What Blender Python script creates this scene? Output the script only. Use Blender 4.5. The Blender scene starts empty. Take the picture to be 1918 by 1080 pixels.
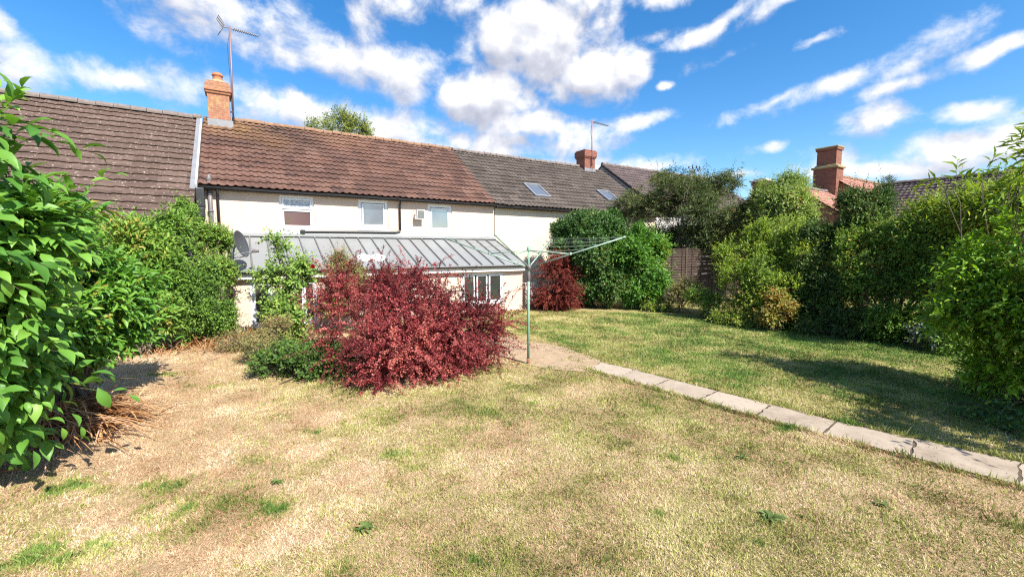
import bpy, math, random
import numpy as np
from mathutils import Vector

# ------------------------------------------------------------------ camera, world, sun
SC = bpy.context.scene
COL = SC.collection
F_PX, CAM_H = 800.0, 2.1
YAW, PIT = math.radians(32.1), math.atan(74 / 800)
cam = bpy.data.cameras.new("camera"); cam_o = bpy.data.objects.new("camera", cam); COL.objects.link(cam_o)
cam.sensor_width = 36; cam.lens = F_PX / 1918 * 36; cam.clip_start = .05; cam.clip_end = 3000
cam_o.location = (0, 0, CAM_H); cam_o.rotation_euler = (math.pi / 2 - PIT, 0, -YAW)
SC.camera = cam_o
SC.view_settings.view_transform = 'Standard'; SC.view_settings.look = 'None'
SC.view_settings.gamma = 1; SC.view_settings.use_curve_mapping = False
SC.view_settings.exposure = 1.0
SC.cycles.use_denoising = False; SC.cycles.pixel_filter_type = 'BLACKMAN_HARRIS'; SC.cycles.filter_width = 1.2
SC.cycles.sample_clamp_indirect = 4
SC.cycles.max_bounces = 6; SC.cycles.diffuse_bounces = 3; SC.cycles.glossy_bounces = 3
SC.cycles.transmission_bounces = 4; SC.cycles.transparent_max_bounces = 6

SUN_AZ, SUN_EL = math.radians(11), math.radians(45)   # azimuth measured from -Y towards +X
SUN_DIR = Vector((math.sin(SUN_AZ) * math.cos(SUN_EL), -math.cos(SUN_AZ) * math.cos(SUN_EL), math.sin(SUN_EL)))
sl = bpy.data.lights.new("sun", 'SUN'); sl.energy = 5.0; sl.angle = math.radians(.53); sl.color = (1, .95, .87)
so = bpy.data.objects.new("sun", sl); COL.objects.link(so); so.location = (20, -40, 60)
so.rotation_euler = (-SUN_DIR).to_track_quat('-Z', 'Y').to_euler()


class NX:
    """small helper for writing node maths as expressions"""
    def __init__(s, nt): s.nt = nt

    def _in(s, sock, v):
        if isinstance(v, bpy.types.NodeSocket): s.nt.links.new(v, sock)
        elif v is not None: sock.default_value = v

    def m(s, op, a, b=None, c=None, clamp=False):
        n = s.nt.nodes.new('ShaderNodeMath'); n.operation = op; n.use_clamp = clamp
        s._in(n.inputs[0], a); s._in(n.inputs[1], b); s._in(n.inputs[2], c)
        return n.outputs[0]

    def node(s, t, **kw):
        n = s.nt.nodes.new(t)
        for k, v in kw.items(): setattr(n, k, v)
        return n

    def noise(s, vec, scale, detail=4, rough=.55, dist=0, lac=2.0, dims='3D'):
        n = s.nt.nodes.new('ShaderNodeTexNoise'); n.noise_dimensions = dims
        if vec is not None: s.nt.links.new(vec, n.inputs['Vector'])
        n.inputs['Scale'].default_value = scale; n.inputs['Detail'].default_value = detail
        n.inputs['Roughness'].default_value = rough; n.inputs['Distortion'].default_value = dist
        n.inputs['Lacunarity'].default_value = lac
        return n.outputs['Fac']

    def mixc(s, f, a, b, mode='MIX'):
        n = s.nt.nodes.new('ShaderNodeMix'); n.data_type = 'RGBA'; n.blend_type = mode
        s._in(n.inputs[0], f)
        for i, v in ((6, a), (7, b)):
            if isinstance(v, bpy.types.NodeSocket): s.nt.links.new(v, n.inputs[i])
            else: n.inputs[i].default_value = (*v[:3], 1)
        return n.outputs[2]

    def comb(s, x, y, z):
        n = s.nt.nodes.new('ShaderNodeCombineXYZ')
        for i, v in enumerate((x, y, z)): s._in(n.inputs[i], v)
        return n.outputs[0]

    def ramp(s, f, stops, interp='LINEAR'):
        n = s.nt.nodes.new('ShaderNodeValToRGB'); s.nt.links.new(f, n.inputs[0]); cr = n.color_ramp
        cr.interpolation = interp
        while len(cr.elements) < len(stops): cr.elements.new(.5)
        for e, (p, c) in zip(cr.elements, stops): e.position = p; e.color = (*c[:3], 1)
        return n.outputs[0]

    def remap(s, v, a, b, c=0., d=1., smooth=True):
        n = s.nt.nodes.new('ShaderNodeMapRange'); n.interpolation_type = 'SMOOTHSTEP' if smooth else 'LINEAR'
        s.nt.links.new(v, n.inputs[0])
        for i, q in enumerate((a, b, c, d)): n.inputs[i + 1].default_value = q
        return n.outputs[0]


# clouds: azimuth / elevation of each bank given from its bearing in the sky (px units of an 800 px focal length)
CLOUDS = [  # x, y, half-width, half-height, tilt(deg), weight
    (60, 140, 105, 62, 10, .72), (20, 60, 60, 34, 0, .5), (255, 155, 78, 28, 6, .72),
    (400, 45, 170, 75, 12, .85), (330, 20, 110, 55, 0, .8), (540, 85, 100, 55, 20, .7), (560, 120, 60, 40, 15, .5),
    (650, 130, 150, 44, 14, .85), (760, 150, 120, 56, 8, 1.0), (690, 40, 50, 75, -25, .8), (720, 15, 90, 40, 0, .75),
    (560, 220, 330, 42, 4, .95), (700, 245, 200, 44, 0, 1.0), (480, 205, 140, 26, 0, .7), (860, 290, 220, 36, 0, 1.0),
    (920, 205, 110, 62, 20, 1.55), (860, 190, 62, 48, 0, 1.5), (990, 240, 90, 36, 10, 1.3), (900, 270, 130, 28, 0, 1.1),
    (1000, 110, 120, 72, 18, 1.6), (1080, 150, 120, 62, 10, 1.6), (950, 100, 60, 45, 0, 1.3), (1075, 25, 75, 60, 0, 1.0), (1180, 140, 46, 42, 0, 1.3), (1040, 70, 60, 40, 0, 1.4),
    (1248, 177, 22, 13, 0, 1.1), (840, 15, 120, 28, 0, .7), (1230, 10, 90, 24, 0, .7), (880, 120, 30, 60, 0, .5),
    (1060, 275, 120, 46, 5, 1.05), (1190, 242, 75, 18, -4, .65), (1050, 315, 260, 26, 0, 1.0), (1200, 315, 100, 14, 4, .7),
    (1440, 28, 130, 20, -17, .72), (1310, 70, 95, 18, -16, .72), (1220, 88, 40, 14, -10, .5), (1330, 120, 60, 12, -12, .35),
    (1590, 150, 220, 26, -15, .74), (1690, 128, 90, 24, -20, .72), (1450, 195, 130, 18, -10, .62), (1860, 92, 120, 18, -14, .78), (1660, 175, 120, 16, -14, .45), (1500, 95, 40, 9, -20, .35),
    (1610, 240, 95, 32, -4, 1.25), (1800, 210, 110, 28, -5, 1.05), (1760, 275, 190, 44, -6, 1.0), (1890, 250, 130, 66, 0, .95),
    (1640, 315, 260, 26, 0, .9), (1442, 280, 26, 12, 0, .7), (1380, 330, 90, 10, 0, .5), (1550, 300, 70, 28, 0, .55), (1110, 60, 60, 60, 0, .9),
]


def build_world():
    w = bpy.data.worlds.new("World"); SC.world = w; w.use_nodes = True
    nt = w.node_tree; nt.nodes.clear(); X = NX(nt)
    tc = nt.nodes.new('ShaderNodeTexCoord')
    # cloud field group: (az, el) in radians
    g = bpy.data.node_groups.new("cloud_field", 'ShaderNodeTree')
    g.interface.new_socket("az", in_out='INPUT', socket_type='NodeSocketFloat')
    g.interface.new_socket("el", in_out='INPUT', socket_type='NodeSocketFloat')
    g.interface.new_socket("field", in_out='OUTPUT', socket_type='NodeSocketFloat')
    gi = g.nodes.new('NodeGroupInput'); go = g.nodes.new('NodeGroupOutput'); Y = NX(g)
    az0, el0 = gi.outputs[0], gi.outputs[1]
    wv = Y.comb(az0, el0, 3.3)
    n1 = Y.noise(wv, 5.0, 2, .5, dims='2D'); n2 = Y.noise(Y.comb(Y.m('ADD', az0, 7.7), el0, 9.1), 5.0, 2, .5, dims='2D')
    az = Y.m('ADD', az0, Y.m('MULTIPLY', Y.m('SUBTRACT', n1, .5), .07))
    el = Y.m('ADD', el0, Y.m('MULTIPLY', Y.m('SUBTRACT', n2, .5), .05))
    total = None
    for (x, y, a, b, t, wgt) in CLOUDS:
        ca = math.atan((x - 959) / 800); ce = math.atan((466 - y) / 800 * math.cos(ca))
        ra = a / 800 * math.cos(ca) ** 2; rb = b / 800 * math.cos(ca)
        tr = -math.radians(t)
        du = Y.m('SUBTRACT', az, ca); dv = Y.m('SUBTRACT', el, ce)
        p = Y.m('ADD', Y.m('MULTIPLY', du, math.cos(tr) / ra), Y.m('MULTIPLY', dv, math.sin(tr) / ra))
        q = Y.m('ADD', Y.m('MULTIPLY', du, -math.sin(tr) / rb), Y.m('MULTIPLY', dv, math.cos(tr) / rb))
        d = Y.m('SQRT', Y.m('ADD', Y.m('MULTIPLY', p, p), Y.m('MULTIPLY', q, q)))
        v = Y.m('MULTIPLY', Y.m('SUBTRACT', 1.0, d), wgt)
        total = v if total is None else Y.m('SMOOTH_MAX', total, v, .18)
    vo = Y.node('ShaderNodeTexVoronoi'); vo.feature = 'SMOOTH_F1'; vo.voronoi_dimensions = '2D'; vo.inputs['Scale'].default_value = 13; vo.inputs['Detail'].default_value = 2; vo.inputs['Roughness'].default_value = .55; vo.inputs['Smoothness'].default_value = .35
    g.links.new(Y.comb(Y.m('ADD', az0, Y.m('MULTIPLY', n1, .05)), Y.m('MULTIPLY', el0, 1.15), 2.2), vo.inputs['Vector'])
    puff = Y.m('SUBTRACT', .62, vo.outputs['Distance'])
    fb = Y.noise(Y.comb(az0, Y.m('MULTIPLY', el0, 1.25), 1.7), 9.5, 7, .62, .15, dims='2D')
    back = Y.m('SUBTRACT', Y.noise(Y.comb(az0, Y.m('MULTIPLY', el0, 2.0), 5.), 2.2, 2, .5, dims='2D'), .52)
    back = Y.m('MULTIPLY', back, 2.2)
    away = Y.remap(Y.m('ABSOLUTE', az0), .95, 1.15)
    above = Y.remap(el0, .55, .7)
    sel = Y.m('MAXIMUM', away, above)
    tot = Y.m('ADD', Y.m('MULTIPLY', total, Y.m('SUBTRACT', 1.0, sel)), Y.m('MULTIPLY', back, sel))
    tot = Y.m('MAXIMUM', Y.m('SUBTRACT', tot, .03), -1.0)
    out = Y.m('ADD', tot, Y.m('ADD', Y.m('MULTIPLY', Y.m('SUBTRACT', fb, .5), 1.65), Y.m('MULTIPLY', puff, Y.remap(tot, .25, 1.0, .05, .75))))
    g.links.new(out, go.inputs[0])

    sep = nt.nodes.new('ShaderNodeSeparateXYZ'); nt.links.new(tc.outputs['Generated'], sep.inputs[0])
    azw = X.m('SUBTRACT', X.m('ARCTAN2', sep.outputs[0], sep.outputs[1]), YAW)
    elw = X.m('ARCSINE', sep.outputs[2])

    def field(da, de):
        n = nt.nodes.new('ShaderNodeGroup'); n.node_tree = g
        nt.links.new(X.m('ADD', azw, da), n.inputs[0]); nt.links.new(X.m('ADD', elw, de), n.inputs[1])
        return n.outputs[0]
    f1, f2 = field(0., 0.), field(.012, .038)
    dens = X.remap(f1, -.06, .66)
    lit = X.m('ADD', X.m('MULTIPLY', X.m('SUBTRACT', f1, f2), .75), .60, clamp=True)
    thick = X.remap(f1, .3, 1.6)
    shade = X.m('SUBTRACT', lit, X.m('MULTIPLY', thick, .10), clamp=True)
    ccol = X.ramp(shade, [(0, (.44, .45, .53)), (.35, (.55, .56, .63)), (.62, (.69, .70, .75)), (.85, (.86, .86, .87)), (1, (.92, .91, .90))])
    sky = nt.nodes.new('ShaderNodeTexSky'); sky.sky_type = 'NISHITA'; sky.sun_disc = False
    sky.sun_elevation = SUN_EL; sky.sun_rotation = math.pi - SUN_AZ
    sky.air_density = 1.0; sky.dust_density = .6; sky.ozone_density = 3.0; sky.altitude = 100
    hs = nt.nodes.new('ShaderNodeHueSaturation'); nt.links.new(sky.outputs[0], hs.inputs['Color'])
    hs.inputs['Saturation'].default_value = 1.34; hs.inputs['Value'].default_value = 1.0
    b1 = nt.nodes.new('ShaderNodeBackground'); nt.links.new(hs.outputs[0], b1.inputs[0]); b1.inputs[1].default_value = .11
    b2 = nt.nodes.new('ShaderNodeBackground'); nt.links.new(ccol, b2.inputs[0]); b2.inputs[1].default_value = .64
    mx = nt.nodes.new('ShaderNodeMixShader'); nt.links.new(X.m('MULTIPLY', dens, .96), mx.inputs[0])
    nt.links.new(b1.outputs[0], mx.inputs[1]); nt.links.new(b2.outputs[0], mx.inputs[2])
    ow = nt.nodes.new('ShaderNodeOutputWorld'); nt.links.new(mx.outputs[0], ow.inputs[0])
    w.cycles.sampling_method = 'MANUAL'; w.cycles.sample_map_resolution = 512


build_world()

# ------------------------------------------------------------------ helpers
RNG = np.random.default_rng(7)


def at(px, py, r):
    """world point at horizontal distance r on the bearing of a pixel of the survey photograph"""
    cx, cy = (px - 959) / F_PX, -(py - 540) / F_PX
    fw = math.cos(PIT) + cy * math.sin(PIT); up = -math.sin(PIT) + cy * math.cos(PIT)
    d = np.array([cx * math.cos(YAW) + fw * math.sin(YAW), -cx * math.sin(YAW) + fw * math.cos(YAW), up])
    return np.array([0, 0, CAM_H]) + d * (r / math.hypot(d[0], d[1]))


def link(name, me, material=None, parent=None, label=None):
    o = bpy.data.objects.new(name, me); COL.objects.link(o)
    if material is not None and me is not None: me.materials.append(material)
    if parent is not None: o.parent = parent
    if label: o["label"] = label
    return o


def tag(o, label=None, cat=None, group=None, kind=None):
    if label: o["label"] = label
    if cat: o["category"] = cat
    if group: o["group"] = group
    if kind: o["kind"] = kind
    return o


def thing(name, label, cat, loc=(0, 0, 0), group=None):
    o = bpy.data.objects.new(name, None); COL.objects.link(o); o.location = loc
    o.empty_display_size = .2
    return tag(o, label, cat, group)


class MB:
    def __init__(s): s.v = []; s.f = []; s.off = Vector((0, 0, 0))

    def quad(s, *pts):
        i = len(s.v); s.v += [tuple(p) for p in pts]; s.f.append(tuple(range(i, i + len(pts)))); return s

    def box(s, x0, x1, y0, y1, z0, z1):
        i = len(s.v)
        s.v += [(x0, y0, z0), (x1, y0, z0), (x1, y1, z0), (x0, y1, z0), (x0, y0, z1), (x1, y0, z1), (x1, y1, z1), (x0, y1, z1)]
        s.f += [tuple(i + k for k in q) for q in ((0, 3, 2, 1), (4, 5, 6, 7), (0, 1, 5, 4), (1, 2, 6, 5), (2, 3, 7, 6), (3, 0, 4, 7))]
        return s

    def prism(s, pts, ext):   # polygon pts (3d) extruded along ext
        n = len(pts); i = len(s.v); e = Vector(ext)
        s.v += [tuple(p) for p in pts] + [tuple(Vector(p) + e) for p in pts]
        s.f += [tuple(range(i + n - 1, i - 1, -1)), tuple(range(i + n, i + 2 * n))]
        s.f += [(i + k, i + (k + 1) % n, i + n + (k + 1) % n, i + n + k) for k in range(n)]
        return s

    def tube(s, path, r, n=8, caps=True):
        path = [Vector(p) for p in path]; rr = r if isinstance(r, (list, tuple)) else [r] * len(path)
        i0 = len(s.v)
        for k, p in enumerate(path):
            t = (path[min(k + 1, len(path) - 1)] - path[max(k - 1, 0)]).normalized()
            a = t.cross(Vector((0, 0, 1)) if abs(t.z) < .9 else Vector((1, 0, 0))).normalized(); b = t.cross(a)
            for j in range(n):
                th = 2 * math.pi * j / n
                s.v.append(tuple(p + (a * math.cos(th) + b * math.sin(th)) * rr[k]))
        for k in range(len(path) - 1):
            for j in range(n):
                a0 = i0 + k * n + j; a1 = i0 + k * n + (j + 1) % n
                s.f.append((a0, a1, a1 + n, a0 + n))
        if caps:
            s.f.append(tuple(i0 + j for j in range(n - 1, -1, -1)))
            e = i0 + (len(path) - 1) * n; s.f.append(tuple(e + j for j in range(n)))
        return s

    def lathe(s, c, prof, n=20, axis=(0, 0, 1)):
        ax = Vector(axis).normalized(); c = Vector(c)
        a = ax.cross(Vector((1, 0, 0)) if abs(ax.x) < .9 else Vector((0, 1, 0))).normalized(); b = ax.cross(a)
        i0 = len(s.v)
        for (r, h) in prof:
            for j in range(n):
                th = 2 * math.pi * j / n
                s.v.append(tuple(c + ax * h + (a * math.cos(th) + b * math.sin(th)) * max(r, 1e-4)))
        for k in range(len(prof) - 1):
            for j in range(n):
                a0 = i0 + k * n + j; a1 = i0 + k * n + (j + 1) % n
                s.f.append((a0, a1, a1 + n, a0 + n))
        return s

    def build(s, name, material, parent=None, bevel=0, smooth=False, label=None):
        me = bpy.data.meshes.new(name); me.from_pydata(s.v, [], s.f); me.update()
        if smooth: me.polygons.foreach_set('use_smooth', [True] * len(me.polygons))
        o = link(name, me, material, parent, label)
        if bevel:
            m = o.modifiers.new('bevel', 'BEVEL'); m.width = bevel; m.segments = 2; m.limit_method = 'ANGLE'
        if parent is not None and s.off.length: o.location = s.off
        return o


def rel(o, parent):
    """keep world-space mesh coordinates when the parent Empty is not at the origin"""
    o.parent = parent; o.matrix_parent_inverse = parent.matrix_world.inverted(); return o


def np_mesh(name, V, T, material, parent=None, attrs=None, smooth=False):
    me = bpy.data.meshes.new(name); V = np.ascontiguousarray(V, np.float32); T = np.ascontiguousarray(T, np.int32)
    k = T.shape[1]
    me.vertices.add(len(V)); me.vertices.foreach_set('co', V.ravel())
    me.loops.add(T.size); me.loops.foreach_set('vertex_index', T.ravel())
    me.polygons.add(len(T)); me.polygons.foreach_set('loop_start', np.arange(0, T.size, k, dtype=np.int32))
    me.polygons.foreach_set('loop_total', np.full(len(T), k, np.int32))
    if smooth: me.polygons.foreach_set('use_smooth', np.ones(len(T), bool))
    for n, a in (attrs or {}).items():
        at_ = me.attributes.new(n, 'FLOAT', 'POINT'); at_.data.foreach_set('value', np.ascontiguousarray(a, np.float32))
    me.update(calc_edges=True)
    return link(name, me, material, parent)


# ------------------------------------------------------------------ materials
def new_mat(name):
    m = bpy.data.materials.new(name); m.use_nodes = True; nt = m.node_tree
    return m, nt, nt.nodes['Principled BSDF'], NX(nt)


def objco(X):
    return X.node('ShaderNodeTexCoord').outputs['Object']


def bump(X, bs, h, strength=.3, dist=.01):
    b = X.node('ShaderNodeBump'); b.inputs['Strength'].default_value = strength; b.inputs['Distance'].default_value = dist
    X.nt.links.new(h, b.inputs['Height']); X.nt.links.new(b.outputs[0], bs.inputs['Normal'])


def simple(name, c, rough=.6, metal=0., var=.12, scale=6., bmp=0., spec=.5):
    m, nt, bs, X = new_mat(name); co = objco(X)
    n = X.noise(co, scale, 5, .6)
    nt.links.new(X.mixc(n, [q * (1 - var * 1.5) for q in c], [min(1, q * (1 + var * 1.5)) for q in c]), bs.inputs['Base Color'])
    bs.inputs['Roughness'].default_value = rough; bs.inputs['Metallic'].default_value = metal
    bs.inputs['Specular IOR Level'].default_value = spec
    if bmp: bump(X, bs, X.noise(co, scale * 12, 4), bmp)
    return m


def render_wall(name, c):
    m, nt, bs, X = new_mat(name); co = objco(X)
    big = X.noise(co, .7, 4, .6); sp = X.node('ShaderNodeSeparateXYZ'); nt.links.new(co, sp.inputs[0])
    streak = X.noise(X.comb(X.m('MULTIPLY', sp.outputs[0], 3.2), X.m('MULTIPLY', sp.outputs[1], 3.2), X.m('MULTIPLY', sp.outputs[2], .45)), 1., 5, .65)
    col = X.mixc(X.remap(big, .35, .7, 0, .35), c, (c[0] * .9, c[1] * .86, c[2] * .8))
    col = X.mixc(X.remap(streak, .52, .78, 0, .34), col, (c[0] * .72, c[1] * .68, c[2] * .6))
    nt.links.new(col, bs.inputs['Base Color']); bs.inputs['Roughness'].default_value = .9
    bump(X, bs, X.noise(co, 90, 3), .25, .004)
    return m


def tile_mat(name, c1, c2, c3, lichen, lich_amt, rowlen, rollw, moss=None, spots=None):
    m, nt, bs, X = new_mat(name); co = objco(X); sp = X.node('ShaderNodeSeparateXYZ'); nt.links.new(co, sp.inputs[0])
    # per-tile tint from cell noise: x / tile width and slope distance / row length
    wn = X.node('ShaderNodeTexWhiteNoise'); wn.noise_dimensions = '2D'
    cell = X.comb(X.m('FLOOR', X.m('DIVIDE', sp.outputs[0], rollw * 2)), X.m('FLOOR', X.m('DIVIDE', sp.outputs[1], rowlen * .825)), 0.)
    nt.links.new(cell, wn.inputs['Vector'])
    col = X.ramp(wn.outputs['Value'], [(0, c1), (.5, c2), (1, c3)])
    big = X.noise(co, 1.1, 4, .6)
    col = X.mixc(X.remap(big, .4, .7, 0, .55), col, c1)
    fine = X.noise(co, 34, 4, .7)
    col = X.mixc(X.remap(fine, .54, .72, 0, lich_amt), col, lichen)
    fine2 = X.noise(co, 21, 4, .7)
    col = X.mixc(X.remap(fine2, .57, .75, 0, .7), col, [q * .35 for q in c1])
    if moss:     # dark moss and orange lichen near a point on the roof
        for (mx, my, r, cc, amt) in moss:
            dx = X.m('SUBTRACT', sp.outputs[0], mx); dy = X.m('SUBTRACT', sp.outputs[1], my)
            d = X.m('SQRT', X.m('ADD', X.m('MULTIPLY', dx, dx), X.m('MULTIPLY', dy, dy)))
            msk = X.m('MULTIPLY', X.remap(d, r, r * .25), X.remap(X.noise(co, 7, 5, .7), .38, .6))
            col = X.mixc(X.m('MULTIPLY', msk, amt), col, cc)
    if spots:
        s = X.noise(co, 16, 2, .5)
        col = X.mixc(X.remap(s, .64, .70, 0, .8), col, spots)
    nt.links.new(col, bs.inputs['Base Color']); bs.inputs['Roughness'].default_value = .88
    bs.inputs['Specular IOR Level'].default_value = .25
    bump(X, bs, X.noise(co, 60, 4, .7), .5, .008)
    return m


def brick_mat(name, c1, c2, mortar, stain=None, rot=False):
    m, nt, bs, X = new_mat(name); co = objco(X); sp = X.node('ShaderNodeSeparateXYZ'); nt.links.new(co, sp.inputs[0])
    vec = X.comb(X.m('ADD', sp.outputs[0], X.m('MULTIPLY', sp.outputs[1], .93)), sp.outputs[2], 0.)
    b = X.node('ShaderNodeTexBrick'); nt.links.new(vec, b.inputs['Vector'])
    b.inputs['Scale'].default_value = 1; b.inputs['Brick Width'].default_value = .225; b.inputs['Row Height'].default_value = .075
    b.inputs['Mortar Size'].default_value = .008; b.inputs['Mortar Smooth'].default_value = .3
    b.inputs['Color1'].default_value = (*c1, 1); b.inputs['Color2'].default_value = (*c2, 1); b.inputs['Mortar'].default_value = (*mortar, 1)
    n = X.noise(co, 9, 5, .7)
    col = X.mixc(X.remap(n, .45, .75, 0, .6), b.outputs['Color'], [q * .45 for q in c1])
    if stain: col = X.mixc(X.remap(X.noise(co, 5, 4, .7), .5, .7, 0, .7), col, stain)
    nt.links.new(col, bs.inputs['Base Color']); bs.inputs['Roughness'].default_value = .9
    bump(X, bs, X.m('ADD', X.m('MULTIPLY', b.outputs['Fac'], -1.), X.m('MULTIPLY', n, .5)), .8, .012)
    return m


def leaf_mat(name, cols, trans=.35, rough=.45, spec=.4, clump=None, tint=None):
    """cols: ramp over the per-leaf random attribute"""
    m, nt, bs, X = new_mat(name)
    a = X.node('ShaderNodeAttribute', attribute_name='rnd')
    stops = [(i / (len(cols) - 1), c) for i, c in enumerate(cols)]
    col = X.ramp(a.outputs['Fac'], stops)
    n = X.noise(objco(X), 2.2, 3, .6)
    if clump: col = X.mixc(X.remap(n, .45, .68, 0, .6), col, clump)
    col = X.mixc(X.remap(a.outputs['Fac'], .93, .96, 0, .8), col, [min(.6, cols[-1][0] * 1.3 + .1), cols[-1][1] * .75, cols[-1][2]])
    nt.links.new(col, bs.inputs['Base Color']); bs.inputs['Roughness'].default_value = rough + .08
    bs.inputs['Specular IOR Level'].default_value = spec * .8
    tr = X.node('ShaderNodeBsdfTranslucent')
    tcol = X.mixc(1.0, col, tint or (1.0, 1.0, .45), 'MULTIPLY'); gm = X.node('ShaderNodeHueSaturation')
    nt.links.new(tcol, gm.inputs['Color']); gm.inputs['Value'].default_value = 1.25
    nt.links.new(gm.outputs[0], tr.inputs['Color'])
    mx = X.node('ShaderNodeMixShader'); mx.inputs[0].default_value = trans * .72
    nt.links.new(bs.outputs[0], mx.inputs[1]); nt.links.new(tr.outputs[0], mx.inputs[2])
    nt.links.new(mx.outputs[0], nt.nodes['Material Output'].inputs['Surface'])
    return m


def glass_mat(name, c, refl=.4, rough=.03, pattern=False):
    m, nt, bs, X = new_mat(name); co = objco(X)
    n = X.noise(co, 2.5, 4, .6)
    col = X.mixc(n, [q * .6 for q in c], [q * 1.4 for q in c])
    if pattern:
        v = X.noise(co, 26, 3, .6, 1.5)
        col = X.mixc(X.remap(v, .42, .6), (.10, .14, .20), (.55, .58, .62))
    nt.links.new(col, bs.inputs['Base Color']); bs.inputs['Roughness'].default_value = .5
    gl = X.node('ShaderNodeBsdfGlossy'); gl.inputs['Roughness'].default_value = rough
    mx = X.node('ShaderNodeMixShader'); mx.inputs[0].default_value = refl
    nt.links.new(bs.outputs[0], mx.inputs[1]); nt.links.new(gl.outputs[0], mx.inputs[2])
    nt.links.new(mx.outputs[0], nt.nodes['Material Output'].inputs['Surface'])
    return m


M = {}
M['cream'] = render_wall('pinkish_cream_render', (.60, .462, .37))
M['cream_yellow'] = render_wall('yellowish_cream_render', (.65, .56, .425))
M['grey_wall'] = render_wall('grey_render', (.42, .41, .40))
M['stone'] = simple('stone', (.36, .34, .30), .9, var=.35, scale=5, bmp=.5)
M['roof_red'] = tile_mat('red_brown_tiles', (.075, .042, .034), (.122, .062, .045), (.155, .088, .068), (.25, .17, .13), .6, .335, .2,
                         moss=[(.9, 18.0, 2.3, (.03, .026, .02), .9), (-.2, 18.1, 1.5, (.34, .19, .08), .6), (1.0, 17.2, .9, (.28, .14, .06), .35), (3.4, 18.2, 1.5, (.26, .14, .07), .4)])
M['roof_grey'] = tile_mat('grey_brown_tiles', (.058, .046, .039), (.085, .068, .058), (.115, .093, .08), (.22, .19, .165), .55, .335, .2)
M['roof_brown'] = tile_mat('dark_brown_tiles', (.080, .053, .042), (.102, .067, .053), (.124, .084, .067), (.24, .18, .15), .45, .36, .3, spots=(.40, .33, .29))
M['roof_pink'] = tile_mat('pink_red_tiles', (.28, .13, .10), (.33, .16, .12), (.38, .19, .15), (.42, .28, .22), .3, .3, .2)
M['roof_dark'] = tile_mat('dark_purple_tiles', (.075, .055, .055), (.10, .075, .072), (.14, .105, .10), (.24, .21, .20), .5, .25, .2)
M['ridge'] = simple('ridge_tile', (.24, .14, .085), .9, var=.4, scale=7, bmp=.4)
M['ridge_grey'] = simple('grey_ridge_tile', (.17, .14, .125), .9, var=.4, scale=7, bmp=.4)
M['brick_orange'] = brick_mat('orange_brick', (.36, .15, .085), (.29, .11, .06), (.36, .28, .2), (.45, .30, .09))
M['brick_red'] = brick_mat('red_brick', (.26, .075, .045), (.20, .055, .035), (.28, .22, .18))
M['brick_dark'] = brick_mat('old_red_brick', (.25, .085, .05), (.19, .06, .038), (.24, .17, .13))
M['cap'] = simple('mossy_mortar', (.30, .25, .13), .95, var=.45, scale=12, bmp=.5)
M['pot'] = simple('terracotta', (.42, .16, .08), .85, var=.25, scale=9)
M['upvc'] = simple('white_upvc', (.80, .81, .83), .35, var=.02, scale=3)
M['black'] = simple('black_plastic', (.022, .022, .025), .45, var=.3, scale=4)
M['soil_pipe'] = simple('grey_pipe', (.14, .125, .125), .5, var=.2, scale=4)
M['lead'] = simple('lead_flashing', (.20, .205, .22), .55, var=.25, scale=5)
M['white_paint'] = simple('white_painted_board', (.78, .77, .74), .5, var=.05, scale=5)
M['metal_roof'] = simple('grey_metal_sheet', (.245, .25, .245), .55, metal=.15, var=.10, scale=1.6)
M['metal_rib'] = simple('grey_metal_rib', (.16, .165, .16), .5, metal=.15, var=.10, scale=2)
M['galv'] = simple('galvanised_metal', (.20, .205, .22), .5, metal=.4, var=.2, scale=12)
M['pole'] = simple('aerial_pole', (.24, .16, .17), .5, metal=.3, var=.2, scale=8)
M['glass_sky'] = glass_mat('window_glass', (.035, .045, .07), .34)
M['glass_dark'] = glass_mat('dark_glass', (.02, .025, .02), .10)
M['glass_brown'] = glass_mat('red_brown_glass', (.075, .022, .018), .06)  # lower pane coloured dark red-brown
M['glass_frost'] = glass_mat('patterned_glass', (.3, .35, .42), .10, .3, True)
M['glass_light'] = glass_mat('skylight_glass', (.12, .13, .145), .35, .25)
M['airer'] = simple('green_enamel', (.19, .33, .24), .4, var=.2, scale=9)
M['airer_arm'] = simple('green_tube', (.24, .35, .28), .4, var=.2, scale=9)
M['line'] = simple('washing_line', (.26, .33, .28), .6, var=.1)
M['wood_dark_shaded'] = simple('shade_darkened_fence_wood', (.045, .028, .02), .9, var=.4, scale=6, bmp=.4)  # brown taken darker to stand for bush shade on the fence
M['wood_post'] = simple('fence_post_wood', (.06, .04, .028), .9, var=.4, scale=6, bmp=.4)
M['bark'] = simple('bark', (.11, .085, .06), .95, var=.4, scale=9, bmp=.6)
M['bark_pale'] = simple('pale_bark', (.26, .22, .17), .95, var=.4, scale=9, bmp=.6)
M['stem_red'] = simple('red_stem', (.10, .035, .03), .9, var=.3, scale=9)
M['dish'] = simple('dish_grey', (.055, .058, .062), .55, var=.15)
M['lamp_grey'] = simple('lamp_body', (.55, .55, .52), .5, var=.08)
M['rust'] = simple('rusty_base', (.24, .10, .05), .9, var=.4, scale=20)


# ------------------------------------------------------------------ ground
def vnoise(x, y, s, seed):
    """smooth value noise on numpy arrays"""
    r = np.random.default_rng(seed); tab = r.random((64, 64))
    u, v = x * s + 1000.3, y * s + 1000.7
    i, j = np.floor(u).astype(int), np.floor(v).astype(int); fu, fv = u - i, v - j
    fu, fv = fu * fu * (3 - 2 * fu), fv * fv * (3 - 2 * fv)
    t = lambda a, b: tab[a % 64, b % 64]
    return (t(i, j) * (1 - fu) + t(i + 1, j) * fu) * (1 - fv) + (t(i, j + 1) * (1 - fu) + t(i + 1, j + 1) * fu) * fv


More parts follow.
